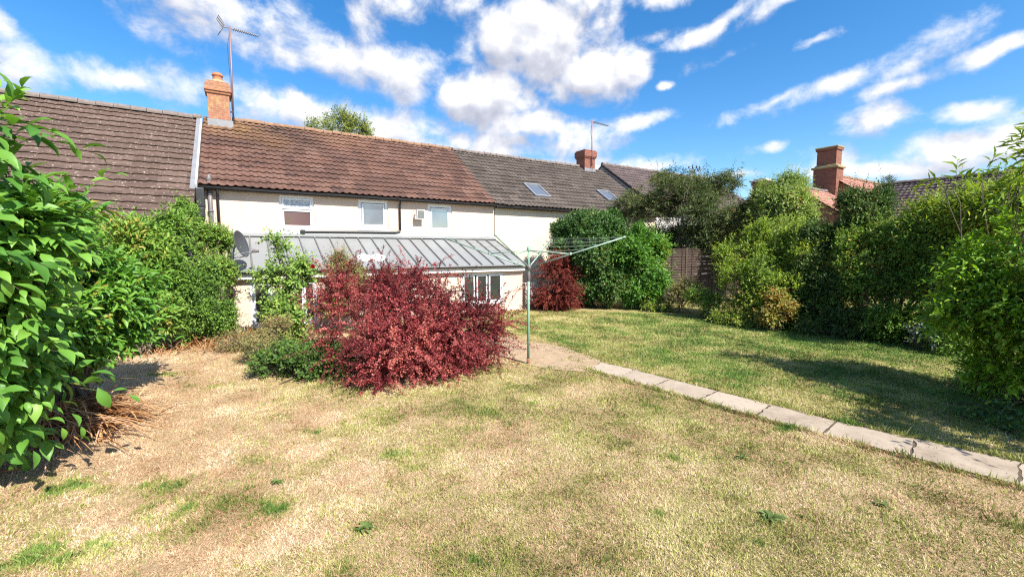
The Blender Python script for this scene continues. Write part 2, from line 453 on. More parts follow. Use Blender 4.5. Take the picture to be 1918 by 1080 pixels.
def fnoise(x, y, s, seed, o=4):
    a = 0; w = 0
    for k in range(o):
        a = a + vnoise(x, y, s * 2 ** k, seed + k) * .55 ** k; w += .55 ** k
    return a / w


def ground_at(px, py):
    c = at(px, py, 1.0); d = c - np.array([0, 0, CAM_H]); return (np.array([0, 0, CAM_H]) + d * (-CAM_H / d[2]))[:2]


PATCHES = [(ground_at(*p), s, a, sh) for p, s, a, sh in [
    ((115, 912), .26, .95, .35), ((310, 908), .22, .8, .4), ((330, 955), .24, .95, .4), ((430, 940), .2, .4, .5), ((110, 1020), .30, 1., .4), ((40, 1050), .25, .95, .5),
    ((508, 950), .14, 1., .8), ((600, 812), .2, .7, .6), ((735, 850), .18, .65, .6), ((790, 873), .15, .6, .7), ((990, 757), .26, .75, .6), ((500, 862), .2, .5, .5),
    ((720, 760), .3, .5, .5), ((905, 1040), .15, .9, 1.), ((680, 985), .09, .7, 1.), ((1245, 858), .14, .8, .9), ((1110, 815), .16, .6, .8), ((1160, 830), .12, .5, 1.),
    ((1390, 855), .09, .8, 1.), ((1500, 805), .30, .75, .5), ((1400, 1010), .12, .7, 1.), ((1530, 888), .14, .6, .7), ((1060, 690), .3, .75, .5), ((960, 700), .4, .4, .5),
    ((1680, 940), .22, .7, .6), ((1840, 920), .22, .7, .6), ((1240, 960), .15, .5, .8), ((830, 700), .6, .35, .5), ((310, 700), .18, .6, .6), ((600, 700), .7, .35, .6),
    ((1760, 1010), .15, .5, .8), ((400, 720), .35, .4, .6), ((1000, 930), .3, .25, .6), ((640, 1050), .2, .35, .6), ((1180, 1060), .2, .3, .6)]]


def greenness(x, y):
    n = fnoise(x, y, .55, 11); n2 = fnoise(x, y, 2.6, 21); n3 = fnoise(x, y, 5.5, 31)
    right = np.clip((x - 5.55) / .5, 0, 1)
    far_r = np.clip((x - 7.8) / 3.2, 0, 1)
    gl = .08 + .40 * np.clip((n - .47) * 3.4, -.22, .8) + .25 * (n2 - .5)
    dry = np.clip((1.1 - x) / 1.6, 0, 1) * np.clip((y - 4.4) / 1.2, 0, 1)
    gl = gl * (1 - .9 * dry)
    gr = .72 + .22 * far_r + .8 * (n - .5) + .3 * (n2 - .5)
    near_house = np.clip((y - 9.3) / 1.5, 0, 1)
    gr = gr * (1 - .3 * near_house)
    g = gl * (1 - right) + gr * right
    g = g + .34 * np.clip((fnoise(x, y, 2.6, 141, 5) - .50) * 3.6, 0, 1) * (1 - .85 * dry)
    for (c, s, a, sh) in PATCHES:
        dx, dy = x - c[0], y - c[1]
        u = dx * math.cos(-.56) + dy * math.sin(-.56); v = -dx * math.sin(-.56) + dy * math.cos(-.56)
        d2 = (u / (s * 1.35)) ** 2 + (v / (s * max(sh, .55))) ** 2
        e = np.exp(-d2 * .8) * np.clip(3.2 * (n3 - .36), 0, 1.1)
        g = np.maximum(g, np.clip(a * e * 1.5, 0, 1))
    return np.clip(g, 0, 1)


def ground_mat():
    m, nt, bs, X = new_mat('lawn_thatch')
    a = X.node('ShaderNodeAttribute', attribute_name='green')
    co = objco(X)
    n = X.noise(co, 38, 6, .75); n2 = X.noise(co, 5, 5, .7); n3 = X.noise(co, 150, 3, .7)
    dry = X.ramp(n, [(.3, (.26, .17, .09)), (.5, (.50, .35, .20)), (.7, (.66, .49, .30))])
    gr = X.ramp(n, [(.3, (.12, .12, .03)), (.5, (.30, .28, .085)), (.7, (.46, .41, .16))])
    f = X.m('ADD', a.outputs['Fac'], X.m('MULTIPLY', X.m('SUBTRACT', n2, .5), .5), clamp=True)
    col = X.mixc(f, dry, gr)
    col = X.mixc(X.remap(n3, .55, .75, 0, .5), col, (.50, .37, .21))
    nt.links.new(col, bs.inputs['Base Color']); bs.inputs['Roughness'].default_value = .95
    bs.inputs['Specular IOR Level'].default_value = .1
    bump(X, bs, X.m('ADD', n, X.m('MULTIPLY', n3, .6)), .9, .03)
    return m


def ground_z(x, y):
    z = (fnoise(x, y, 1.3, 41) - .5) * .05 * ((np.abs(x) < 16) & (np.abs(y) < 16))
    return np.where((x > 3.3) & (x < 6.8) & (y < 12), z * .15, z) - .006


def make_ground():
    # one sheet: fine in the garden, coarse to the horizon
    xs = np.concatenate([[-1500, -400, -100, -40, -15, -8], np.arange(-5, 14.01, .12), [16, 20, 30, 60, 150, 500, 1500]])
    ys = np.concatenate([[-1500, -400, -100, -40, -15, -6], np.arange(-3, 13.01, .12), [15, 20, 30, 60, 150, 500, 1500]])
    X_, Y_ = np.meshgrid(xs, ys); n, k = len(xs), len(ys)
    Z = ground_z(X_, Y_)
    V = np.stack([X_.ravel(), Y_.ravel(), Z.ravel()], 1)
    i = np.arange(n * k).reshape(k, n)
    T = np.stack([i[:-1, :-1].ravel(), i[:-1, 1:].ravel(), i[1:, 1:].ravel(), i[1:, :-1].ravel()], 1)
    o = np_mesh('ground', V, T, ground_mat(), attrs={'green': greenness(V[:, 0], V[:, 1])}, smooth=True)
    tag(o, kind='structure')


make_ground()

SLAB_L = [(5.04, 5.42), (5.11, 4.84), (5.18, 4.25), (5.28, 3.52), (5.37, 2.78), (5.49, 2.09), (5.63, 1.37), (5.76, .66), (5.88, -.05), (6.0, -.75)]
SLAB_R = [(5.50, 5.70), (5.66, 5.02), (5.73, 4.34), (5.83, 3.59), (5.93, 2.88), (6.04, 2.17), (6.20, 1.48), (6.37, .76), (6.47, .05), (6.58, -.66)]


def in_path(x, y):
    l = np.interp(y, [p[1] for p in SLAB_L][::-1], [p[0] for p in SLAB_L][::-1])
    r = np.interp(y, [p[1] for p in SLAB_R][::-1], [p[0] for p in SLAB_R][::-1])
    return (x > l) & (x < r) & (y < 5.6)


DIRT = [(5.04, 5.47), (5.46, 5.70), (5.52, 6.3), (5.60, 7.0), (5.3, 8.0), (4.9, 9.2), (4.6, 11.6), (3.8, 11.6), (4.0, 9.0), (4.25, 7.6), (4.42, 6.75), (4.45, 6.2), (4.72, 5.78)]


def in_poly(x, y, P):
    ins = np.zeros(x.shape, bool); n = len(P)
    for i in range(n):
        (x0, y0), (x1, y1) = P[i], P[(i + 1) % n]
        c = ((y0 > y) != (y1 > y)) & (x < (x1 - x0) * (y - y0) / (y1 - y0 + 1e-12) + x0)
        ins ^= c
    return ins


def concrete_mat():
    m, nt, bs, X = new_mat('weathered_concrete'); co = objco(X)
    n = X.noise(co, 3, 6, .7); n2 = X.noise(co, 45, 5, .75)
    inf = X.node('ShaderNodeObjectInfo')
    col = X.ramp(n, [(.3, (.22, .165, .115)), (.5, (.315, .25, .185)), (.72, (.40, .325, .245))])
    col = X.mixc(X.remap(n2, .55, .75, 0, .5), col, (.24, .20, .15))
    col = X.mixc(X.m('MULTIPLY', inf.outputs['Random'], .8), col, (.42, .345, .26))
    col = X.mixc(X.remap(X.noise(co, 11, 5, .75), .56, .70, 0, .75), col, (.13, .115, .085))
    nt.links.new(col, bs.inputs['Base Color']); bs.inputs['Roughness'].default_value = .9
    bump(X, bs, n2, .5, .006); return m


def dirt_mat():
    m, nt, bs, X = new_mat('sandy_earth'); co = objco(X)
    n = X.noise(co, 6, 6, .7); n2 = X.noise(co, 60, 5, .75)
    col = X.ramp(n, [(.3, (.28, .19, .115)), (.55, (.40, .285, .18)), (.75, (.47, .35, .22))])
    col = X.mixc(X.remap(n2, .55, .75, 0, .6), col, (.30, .20, .11))
    nt.links.new(col, bs.inputs['Base Color']); bs.inputs['Roughness'].default_value = .95
    bump(X, bs, n2, .8, .015); return m


def make_path():
    bed = MB(); pts = [(x + .03, y, 0) for x, y in SLAB_L] + [(x - .03, y, 0) for x, y in SLAB_R[::-1]]
    bed.prism([(x, y, -.05) for x, y, z in pts][::-1], (0, 0, .054))
    path = bed.build('path', simple('earth_bed', (.09, .068, .042), .95, var=.4, scale=20))
    tag(path, kind='structure')
    cm = concrete_mat(); rr = random.Random(5)
    for i in range(len(SLAB_L) - 1):
        a, b, c, d = [Vector((*p, 0)) for p in (SLAB_L[i], SLAB_R[i], SLAB_R[i + 1], SLAB_L[i + 1])]
        k = .03
        a2, b2, c2, d2 = a.lerp(d, k), b.lerp(c, k), c.lerp(b, k), d.lerp(a, k)
        z = .012 + rr.uniform(-.004, .004); out = []
        for p, q in ((a2, b2), (b2, c2), (c2, d2), (d2, a2)):
            nseg = 9; t_ = (q - p).normalized(); nn_ = Vector((t_.y, -t_.x, 0))
            for j in range(nseg):
                f = j / nseg; out.append(p.lerp(q, f) - nn_ * (rr.uniform(-.006, .008) + (.035 * rr.random() if rr.random() < .12 or j == 0 else 0)))
        tx, ty = rr.uniform(-.008, .008), rr.uniform(-.006, .006); cc = (a + c) / 2
        m = MB(); nv = len(out); m.v = [(q.x, q.y, -.03) for q in out] + [(q.x, q.y, z + tx * (q.x - cc.x) + ty * (q.y - cc.y)) for q in out]
        m.f = [tuple(range(nv, 2 * nv))] + [((k + 1) % nv, k, nv + k, nv + (k + 1) % nv) for k in range(nv)]
        if ((out[1] - out[0]).cross(out[len(out) // 2] - out[0])).z < 0: m.f = [tuple(reversed(f)) for f in m.f]
        s = m.build('paving_slab', cm, path, bevel=.008)
    P = []
    rr = random.Random(3)
    for i in range(len(DIRT)):
        a, b = DIRT[i], DIRT[(i + 1) % len(DIRT)]
        nx_, ny_ = b[1] - a[1], a[0] - b[0]; nl = math.hypot(nx_, ny_)
        for t in (0, .33, .66): P.append((a[0] + (b[0] - a[0]) * t + nx_ / nl * .14 + rr.uniform(-.03, .03), a[1] + (b[1] - a[1]) * t + ny_ / nl * .14 + rr.uniform(-.03, .03), .002))
    m = MB(); m.quad(*P); tag(m.build('earth_path', dirt_mat()), kind='structure')


make_path()


def make_grass():
    N = 1150000
    az = RNG.uniform(math.radians(-21), math.radians(86), N)
    u = RNG.random(N); r = 2.2 * (14.5 / 2.2) ** (u ** .93)
    x, y = r * np.sin(az), r * np.cos(az)
    x += RNG.normal(0, .02, N); y += RNG.normal(0, .02, N)
    E = 26000; ey_ = RNG.uniform(-.5, 5.5, E); lft = RNG.random(E) < .5
    ex_ = np.where(lft, np.interp(ey_, [p[1] for p in SLAB_L][::-1], [p[0] for p in SLAB_L][::-1]) - np.abs(RNG.normal(0, .05, E)) - .012, np.interp(ey_, [p[1] for p in SLAB_R][::-1], [p[0] for p in SLAB_R][::-1]) + np.abs(RNG.normal(0, .05, E)) + .010)
    x, y = np.concatenate([x, ex_]), np.concatenate([y, ey_]); extra = np.arange(len(x)) >= N; N = len(x)
    ok = (y < 12.2) & (x < 13.2) & (x > -3.5) & ~(in_path(x + (fnoise(x, y, 5., 63, 3) - .5) * .22 * np.sign(x - np.interp(y, [p[1] for p in SLAB_L][::-1], [p[0] + .32 for p in SLAB_L][::-1])), y) & ~((fnoise(x, y, 3.5, 61) > .60) & (RNG.random(N) < .25)) & ~(RNG.random(N) < .012))
    ok |= extra
    dirt = in_poly(x + (fnoise(x, y, 3., 64, 3) - .5) * .5, y + (fnoise(x, y, 3., 65, 3) - .5) * .5, DIRT); ok &= ~(dirt & (RNG.random(N) > .22 + .5 * (fnoise(x, y, 2.2, 66) > .56)))
    x, y = x[ok], y[ok]; N = len(x); d = np.hypot(x, y)
    g = greenness(x, y)
    isg = RNG.random(N) < g * .95
    hgt = RNG.gamma(6, .0029, N) * (1 + .35 * isg) * (1 + .02 * d)
    big = isg & (RNG.random(N) < np.clip(g - .55, 0, 1)); hgt[big] *= 1.35
    edge = (RNG.random(N) < .9) & (np.abs(x - np.interp(y, [p[1] for p in SLAB_L][::-1], [p[0] for p in SLAB_L][::-1])) < .1) & (y < 5.6)
    edge2 = (np.abs(x - np.interp(y, [p[1] for p in SLAB_R][::-1], [p[0] for p in SLAB_R][::-1])) < .09) & (y < 5.6)
    hgt[edge] *= 1.9; hgt[edge2] *= 1.8
    w = (.0014 + .00060 * d) * RNG.uniform(.7, 1.3, N) * (1 + .3 * isg)
    th = fnoise(x, y, 1.7, 77, 3) * 14 + fnoise(x, y, 5., 78, 2) * 5 + RNG.normal(0, 1.5, N)
    hgt *= .65 + .75 * np.clip(fnoise(x, y, 6.5, 79, 3) * 1.6 - .3, 0, 1)
    tilt = np.where(isg, RNG.uniform(.1, .95, N), RNG.uniform(.5, 1.42, N))
    dx, dy, dz = np.cos(th) * np.sin(tilt), np.sin(th) * np.sin(tilt), np.cos(tilt)
    ph = RNG.uniform(0, 2 * math.pi, N); sx, sy = np.cos(ph) * w, np.sin(ph) * w
    z0 = ground_z(x, y) - .003
    B = np.stack([x, y, z0], 1); S = np.stack([sx, sy, 0 * sx], 1); D = np.stack([dx, dy, dz], 1) * hgt[:, None]
    bend = D * .55; bend[:, 2] *= 1.15
    V = np.empty((N, 4, 3)); V[:, 0] = B - S; V[:, 1] = B + S; V[:, 2] = B + bend + S * .35; V[:, 3] = B + D
    i = np.arange(N)[:, None] * 4
    T = np.concatenate([i + [0, 1, 2], i + [0, 2, 3]], 0)
    tone = fnoise(x, y, 1.6, 91); tone2 = fnoise(x, y, 6., 95, 3)
    rnd = np.repeat(np.clip(RNG.random(N) * .62 + (tone - .5) * 1.7 + (tone2 - .5) * .6 + .2, 0, 1), 4); gg = np.repeat(isg.astype(float), 4); lush = np.repeat(g, 4)
    m, nt, bs, X = new_mat('grass_blades')
    a = X.node('ShaderNodeAttribute', attribute_name='rnd'); b = X.node('ShaderNodeAttribute', attribute_name='isg'); l = X.node('ShaderNodeAttribute', attribute_name='lush')
    dry = X.ramp(a.outputs['Fac'], [(0, (.34, .20, .105)), (.3, (.56, .37, .215)), (.7, (.73, .53, .34)), (1, (.84, .68, .49))])
    gr = X.ramp(a.outputs['Fac'], [(0, (.13, .17, .035)), (.4, (.26, .29, .07)), (.75, (.40, .40, .115)), (1, (.54, .51, .20))])
    gr2 = X.ramp(a.outputs['Fac'], [(0, (.07, .15, .03)), (.5, (.15, .25, .05)), (1, (.28, .37, .09))])
    gr = X.mixc(X.remap(l.outputs['Fac'], .55, 1.0), gr, gr2)
    col = X.mixc(b.outputs['Fac'], dry, gr)
    nt.links.new(col, bs.inputs['Base Color']); bs.inputs['Roughness'].default_value = .7; bs.inputs['Specular IOR Level'].default_value = .2
    tr = X.node('ShaderNodeBsdfTranslucent'); nt.links.new(col, tr.inputs['Color'])
    mx = X.node('ShaderNodeMixShader'); mx.inputs[0].default_value = .3
    nt.links.new(bs.outputs[0], mx.inputs[1]); nt.links.new(tr.outputs[0], mx.inputs[2]); nt.links.new(mx.outputs[0], nt.nodes['Material Output'].inputs['Surface'])
    o = np_mesh('grass', V.reshape(-1, 3), T, m, attrs={'rnd': rnd, 'isg': gg, 'lush': lush})
    tag(o, 'dry straw coloured lawn grass with green tufts', 'grass', kind='stuff')


make_grass()


# ------------------------------------------------------------------ roofs and houses
def roof_sheet(name, x0, x1, ey, ez, ry, rz, rowlen, rollw, amp, step, material, parent, seed=0, profile='roman', along='x'):
    """tiled slope with real courses and rolls; eave at (ey, ez), ridge at (ry, rz); along='y' swaps the axes"""
    r = np.random.default_rng(seed)
    L = math.hypot(ry - ey, rz - ez); uy, uz = (ry - ey) / L, (rz - ez) / L; ny, nz = -uz, uy
    if nz < 0: ny, nz = -ny, -nz
    rows = max(1, int(round(L / rowlen))); rl = L / rows; seg = 8
    nx = max(2, int((x1 - x0) / (rollw / seg)) + 1); xs = np.linspace(x0, x1, nx)
    ph = (xs - x0) / rollw; fr = ph - np.floor(ph)
    if profile == 'roman': prof = np.where(fr < .5, np.sin(fr / .5 * math.pi), -.25 * np.sin((fr - .5) / .5 * math.pi))
    else: prof = np.sin(ph * 2 * math.pi) * .5 + .25 * np.sin(ph * 4 * math.pi)
    tile = np.floor(ph / 2).astype(int); nt_ = tile.max() + 2
    lines = []; tone = []
    jl = None
    gap = step * .62
    def ln(ss, o):
        o = o + (fnoise(xs, xs * 0 + np.mean(ss), .45, seed + 50, 2) - .5) * .06 * min(1., np.mean(ss) / .8, max(.0, (L - np.mean(ss)) / .8))
        lines.append(np.stack([xs, ey + uy * ss + ny * o, ez + uz * ss + nz * o], 1))
    for k in range(rows):
        j = r.normal(0, .003, nt_)[tile]; js = r.normal(0, .007, nt_)[tile]
        if k: ln(k * rl + .05, prof * amp + .002)
        ln(k * rl + .05, gap + prof * amp); ln(k * rl + js, gap + prof * amp + j); ln(k * rl + js, step + prof * amp + j)
        ln((k + .5) * rl, step * .6 + prof * amp + j)
    ln(rows * rl, prof * amp + .004)
    V = np.concatenate(lines, 0); m = len(lines); i = np.arange(m * nx).reshape(m, nx)
    T = np.stack([i[:-1, :-1].ravel(), i[:-1, 1:].ravel(), i[1:, 1:].ravel(), i[1:, :-1].ravel()], 1)
    if along == 'y': V = V[:, [1, 0, 2]]
    return np_mesh(name, V, T, material, parent)


def slab_under(mb, x0, x1, ey, ez, ry, rz, d0, d1, along='x'):
    """roof deck below the tiles, between depths d0 and d1 measured down from the tile plane"""
    L = math.hypot(ry - ey, rz - ez); ny, nz = -(rz - ez) / L, (ry - ey) / L
    if nz < 0: ny, nz = -ny, -nz
    pr = [(ey - ny * d0, ez - nz * d0), (ry - ny * d0, rz - nz * d0), (ry - ny * d1, rz - nz * d1), (ey - ny * d1, ez - nz * d1)]
    if along == 'x': mb.prism([(x0, a, b) for a, b in pr], (x1 - x0, 0, 0))
    else: mb.prism([(a, x0, b) for a, b in pr], (0, x1 - x0, 0))


def ridge_tiles(name, x0, x1, y, z, material, parent, r=.11, ln=.33, along='x', seed=1):
    rr = random.Random(seed); m = MB(); x = x0
    while x < x1:
        e = min(x + ln, x1); dz = rr.uniform(-.012, .012); n = 8; i = len(m.v)
        for q in (x, e - .012):
            for k in range(n + 1):
                th = math.pi * (-.1 + 1.2 * k / n); rad = r * (1.05 if q == x else .98)
                p = (math.cos(th) * rad, math.sin(th) * rad * .9 + dz)
                m.v.append((q, y + p[0], z + p[1]) if along == 'x' else (y + p[0], q, z + p[1]))
        for k in range(n): m.f.append((i + k, i + k + 1, i + n + 2 + k, i + n + 1 + k))
        m.f.append(tuple(i + k for k in range(n + 1)))
        x = e
    return m.build(name, material, parent)


def wall_sheet(m, x0, x1, z0, z1, y, openings, depth=.12):
    """front wall facing -Y with reveals round its openings (x0,x1,z0,z1)"""
    xs = sorted({x0, x1, *[o[0] for o in openings], *[o[1] for o in openings]})
    zs = sorted({z0, z1, *[o[2] for o in openings], *[o[3] for o in openings]})
    for a, b in zip(xs, xs[1:]):
        for c, d in zip(zs, zs[1:]):
            mx, mz = (a + b) / 2, (c + d) / 2
            if any(o[0] < mx < o[1] and o[2] < mz < o[3] for o in openings): continue
            m.quad((a, y, c), (b, y, c), (b, y, d), (a, y, d))
    for (a, b, c, d) in openings:
        m.quad((a, y, c), (a, y + depth, c), (a, y + depth, d), (a, y, d)); m.quad((b, y, c), (b, y, d), (b, y + depth, d), (b, y + depth, c))
        m.quad((a, y, d), (a, y + depth, d), (b, y + depth, d), (b, y, d)); m.quad((a, y, c), (b, y, c), (b, y + depth, c), (a, y + depth, c))


def window(parent, x0, x1, z0, z1, y, panes, fw=.065, sill=True, name='window', label=None):
    """white casement; panes: (x0,x1,z0,z1 as fractions, glass material key)"""
    fr = MB(); d0, d1 = y - .012, y + .06
    fr.box(x0, x0 + fw, d0, d1, z0, z1); fr.box(x1 - fw, x1, d0, d1, z0, z1)
    fr.box(x0 + fw, x1 - fw, d0, d1, z0, z0 + fw); fr.box(x0 + fw, x1 - fw, d0, d1, z1 - fw, z1)
    w = fr.build(name, M['upvc'], parent, bevel=.006, label=label)
    ix0, ix1, iz0, iz1 = x0 + fw, x1 - fw, z0 + fw, z1 - fw
    for (a, b, c, d, g) in panes:
        X0, X1 = ix0 + (ix1 - ix0) * a, ix0 + (ix1 - ix0) * b; Z0, Z1 = iz0 + (iz1 - iz0) * c, iz0 + (iz1 - iz0) * d
        sw = .05; s = MB(); e0, e1 = y - .03, y + .035
        s.box(X0 + .003, X0 + sw, e0, e1, Z0 + .003, Z1 - .003); s.box(X1 - sw, X1 - .003, e0, e1, Z0 + .003, Z1 - .003)
        s.box(X0 + sw, X1 - sw, e0, e1, Z0 + .003, Z0 + sw); s.box(X0 + sw, X1 - sw, e0, e1, Z1 - sw, Z1 - .003)
        s.build('sash', M['upvc'], w, bevel=.005)
        p = MB(); p.box(X0 + sw - .004, X1 - sw + .004, y + .002, y + .02, Z0 + sw - .004, Z1 - sw + .004); p.build('pane', M[g], w)
    if sill:
        s = MB(); s.box(x0 - .03, x1 + .03, y - .07, y + .05, z0 - .03, z0 - .002); s.build('sill', M['upvc'], w, bevel=.006)
    return w


EY, EZ, RY, RZ, WY = 14.24, 3.80, 18.4, 6.60, 14.46
SL = (RZ - EZ) / (RY - EY)


def gutter(name, x0, x1, y, z, material, parent, r=.046):
    m = MB(); n = 8; i = len(m.v)
    for x in (x0, x1):
        for k in range(n + 1):
            th = math.pi + math.pi * k / n; m.v.append((x, y + math.cos(th) * r, z + math.sin(th) * r))
        for k in range(n, -1, -1):
            th = math.pi + math.pi * k / n; m.v.append((x, y + math.cos(th) * (r - .008), z + math.sin(th) * (r - .008) + .002))
    c = 2 * n + 2
    for k in range(c): m.f.append((i + k, i + (k + 1) % c, i + c + (k + 1) % c, i + c + k))
    m.f.append(tuple(i + k for k in range(c))); m.f.append(tuple(i + c + k for k in range(c - 1, -1, -1)))
    return m.build(name, material, parent)


def house_shell(m, x0, x1, yf, yb, z_eave, z_ridge, ry, below=.1):
    """closed gabled body a little below the roof planes"""
    pr = [(yf + .02, -.3), (yb, -.3), (yb, z_eave - below), (ry, z_ridge - below - .06), (yf + .02, z_eave - below)]
    m.prism([(x0, a, b) for a, b in pr], (x1 - x0, 0, 0))


def cottage():
    h = thing('cottage', 'cream rendered cottage with red brown tiled roof and grey metal lean-to', 'house')
    x0, x1 = -.86, 8.25
    wins = [(.97, 1.91, 2.69, 3.68), (3.21, 4.18, 2.73, 3.69), (5.57, 6.50, 2.68, 3.67)]
    m = MB(); wall_sheet(m, x0, x1, -.2, 3.80, WY, wins)
    house_shell(m, x0 + .01, x1 - .01, WY + .12, 22.4, EZ, RZ, RY)
    m.quad((x0, WY, -.2), (x0, WY, 3.8), (x0, WY + .3, 3.8), (x0, WY + .3, -.2))
    m.build('wall', M['cream'], h)
    window(h, *wins[0], WY + .055, [(0, 1, 0, .60, 'glass_brown'), (0, 1, .62, 1, 'glass_frost')])
    window(h, *wins[1], WY + .055, [(.02, .98, .02, .98, 'glass_sky')], fw=.10)
    window(h, *wins[2], WY + .055, [(.02, .98, .02, .98, 'glass_sky')], fw=.10)
    rf = roof_sheet('roof', -.93, x1, EY, EZ, RY, RZ, .335, .2, .028, .044, M['roof_red'], h, 3)
    dk = MB(); slab_under(dk, -.93, x1, EY + .02, EZ, RY, RZ, .012, .09); slab_under(dk, -.93, x1, 22.6, EZ, RY, RZ, 0, .09); dk.build('roof_deck', M['wood_dark_shaded'], rf)
    ridge_tiles('ridge_tiles', -.1, x1, RY, RZ + .02, M['ridge'], rf)
    vb = MB()   # white verge board on the left slope edge
    L = math.hypot(RY - EY, RZ - EZ); ny, nz = -(RZ - EZ) / L, (RY - EY) / L
    vb.prism([(-.99, EY - .03 + ny * .05, EZ - .02 + nz * .05), (-.99, RY - .3 + ny * .05, RZ - .2 + nz * .05), (-.99, RY - .3 - ny * .16, RZ - .2 - nz * .16), (-.99, EY - .03 - ny * .16, EZ - .02 - nz * .16)], (.04, 0, 0))
    vb.build('verge_board', M['white_paint'], rf)
    fa = MB(); fa.box(x0, x1, EY + .03, EY + .05, EZ - .10, EZ - .015); fa.box(x0, x1, EY + .05, WY - .002, EZ - .095, EZ - .08); fa.build('fascia', M['black'], h)
    gutter('gutter', x0 - .05, x1 + .02, EY - .03, EZ - .035, M['black'], h)
    dp = MB(); dp.tube([(-.52, EY, EZ - .08), (-.52, WY - .06, EZ - .25), (-.52, WY - .06, 1.6)], .036); dp.build('downpipe', M['black'], h, smooth=True)
    dp = MB(); dp.tube([(4.56, EY, EZ - .08), (4.56, WY - .055, EZ - .22), (4.56, WY - .055, 2.72)], .034); dp.build('downpipe', M['black'], h, smooth=True)
    wp = MB(); wp.tube([(4.56, WY - .05, 2.70), (4.4, WY - .06, 2.665), (1.55, WY - .06, 2.63)], .036); wp.box(1.5, 1.62, WY - .12, WY - .004, 2.58, 2.68); wp.build('waste_pipe', M['black'], h)
    sp = MB(); sp.tube([(-.69, WY - .07, 4.02), (-.69, WY - .07, 3.0), (-.69, WY - .10, 2.4), (-.72, WY - .12, .2)], .055, 10); sp.lathe((-.69, WY - .07, 3.95), [(.06, 0), (.075, .03), (.05, .09), (.045, .15), (0, .17)], 10)
    for z in (3.55, 3.1, 2.5): sp.lathe((-.69, WY - .07, z), [(.056, 0), (.068, .005), (.068, .05), (.056, .055)], 10)
    sp.build('soil_pipe', M['soil_pipe'], h, smooth=True)
    bx = MB(); bx.box(-1.0, -.80, WY - .28, WY - .005, 3.22, 3.72); bx.box(-.985, -.815, WY - .26, WY - .02, 2.95, 3.215); bx.build('hopper_box', M['black'], h, bevel=.02)
    # chimney on the ridge
    cx0, cx1, cy0, cy1 = -.76, -.14, 17.85, 18.55
    c = MB(); c.box(cx0, cx1, cy0, cy1, 6.0, 7.28); c.box(cx0 - .04, cx1 + .04, cy0 - .04, cy1 + .04, 7.28, 7.36); c.box(cx0 - .075, cx1 + .075, cy0 - .075, cy1 + .075, 7.36, 7.44)
    c.box(cx0 - .05, cx1 + .05, cy0 - .05, cy1 + .05, 7.44, 7.60); c.box(cx0 + .0, cx1 - .0, cy0, cy1, 7.60, 7.69)
    ch = c.build('chimney', M['brick_orange'], rf, bevel=.008)
    cc = MB(); cc.lathe(((cx0 + cx1) / 2, (cy0 + cy1) / 2, 7.69), [(.30, 0), (.26, .06), (.17, .12)], 14); cc.build('chimney_cap', M['cap'], rf)
    pt = MB(); pt.lathe(((cx0 + cx1) / 2, (cy0 + cy1) / 2, 7.74), [(.165, 0), (.145, .10), (.14, .20), (.165, .215), (.165, .255), (.135, .262), (.14, .30), (.13, .31), (.11, .30), (.10, .05)], 18); pt.build('chimney_pot', M['pot'], rf, smooth=True)
    fl = MB(); fl.box(cx0 - .03, cx1 + .07, cy0 - .05, cy0 - .004, 6.12, 6.44); fl.box(cx1 + .004, cx1 + .03, cy0 - .01, cy1, 6.25, 6.62); fl.build('lead_flashing', M['lead'], rf)
    # lean-to
    lx0, lx1, ly, ltop, lbot, le = -.25, 8.20, 12.39, 2.50, 1.58, 12.20
    ops = [(.10, .60, .14, 1.30), (.98, 1.62, .14, 1.28), (5.86, 7.42, .30, 1.31)]
    m = MB(); wall_sheet(m, lx0, lx1, -.2, 1.54, ly, ops)
    for xx in (lx0, lx1): m.quad((xx, ly, -.2), (xx, WY - .003, -.2), (xx, WY - .003, 2.40), (xx, ly, 1.54))
    m.build('lean_to_wall', M['cream'], h)
    window(h, *ops[0], ly + .03, [(0, 1, 0, 1, 'glass_dark')], fw=.06, name='lean_to_window')
    window(h, *ops[1], ly + .03, [(0, .5, 0, 1, 'glass_dark'), (.5, 1, 0, 1, 'glass_dark')], fw=.05, name='lean_to_window')
    window(h, *ops[2], ly + .03, [(0, .30, 0, 1, 'glass_dark'), (.34, .62, 0, 1, 'glass_dark'), (.66, 1, 0, 1, 'glass_dark')], fw=.06, name='lean_to_window')
    s = (ltop - lbot) / (WY - le)
    r = MB(); r.prism([(lx0 - .05, le, lbot), (lx0 - .05, WY - .004, ltop - .002), (lx0 - .05, WY - .004, ltop - .045), (lx0 - .05, le, lbot - .04)], (lx1 - lx0 + .11, 0, 0))
    lr = r.build('lean_to_roof', M['metal_roof'], h)
    ribs = MB(); n = 20; w = (lx1 - lx0) / n
    for k in range(n + 1):
        x = lx0 + k * w
        ribs.prism([(x - .022, le - .012, lbot + .003), (x - .014, le - .012, lbot + .042), (x + .014, le - .012, lbot + .042), (x + .022, le - .012, lbot + .003)], (0, WY - .09 - le, s * (WY - .09 - le)))
    ribs.build('roof_ribs', M['metal_rib'], lr)
    fl = MB(); fl.prism([(lx0 - .05, WY - .20, ltop - .20 * s + .046), (lx0 - .05, WY - .002, ltop + .045), (lx0 - .05, WY - .002, ltop + .12), (lx0 - .05, WY - .02, ltop + .12), (lx0 - .05, WY - .05, ltop + .05), (lx0 - .05, WY - .2, ltop - .2 * s + .058)], (lx1 - lx0 + .1, 0, 0))
    fl.build('roof_flashing', M['metal_roof'], lr)
    for x in (2.98, 3.38):     # two low opaque white domes on the metal sheet
        dm = MB(); y = 12.82; z = lbot + (y - le) * s
        dm.lathe((x, y, z), [(.215, .0), (.215, .02), (.19, .05), (.12, .075), (.0, .085)], 18, axis=(0, -s, 1))
        dm.build('roof_dome', M['white_paint'], lr, smooth=True)
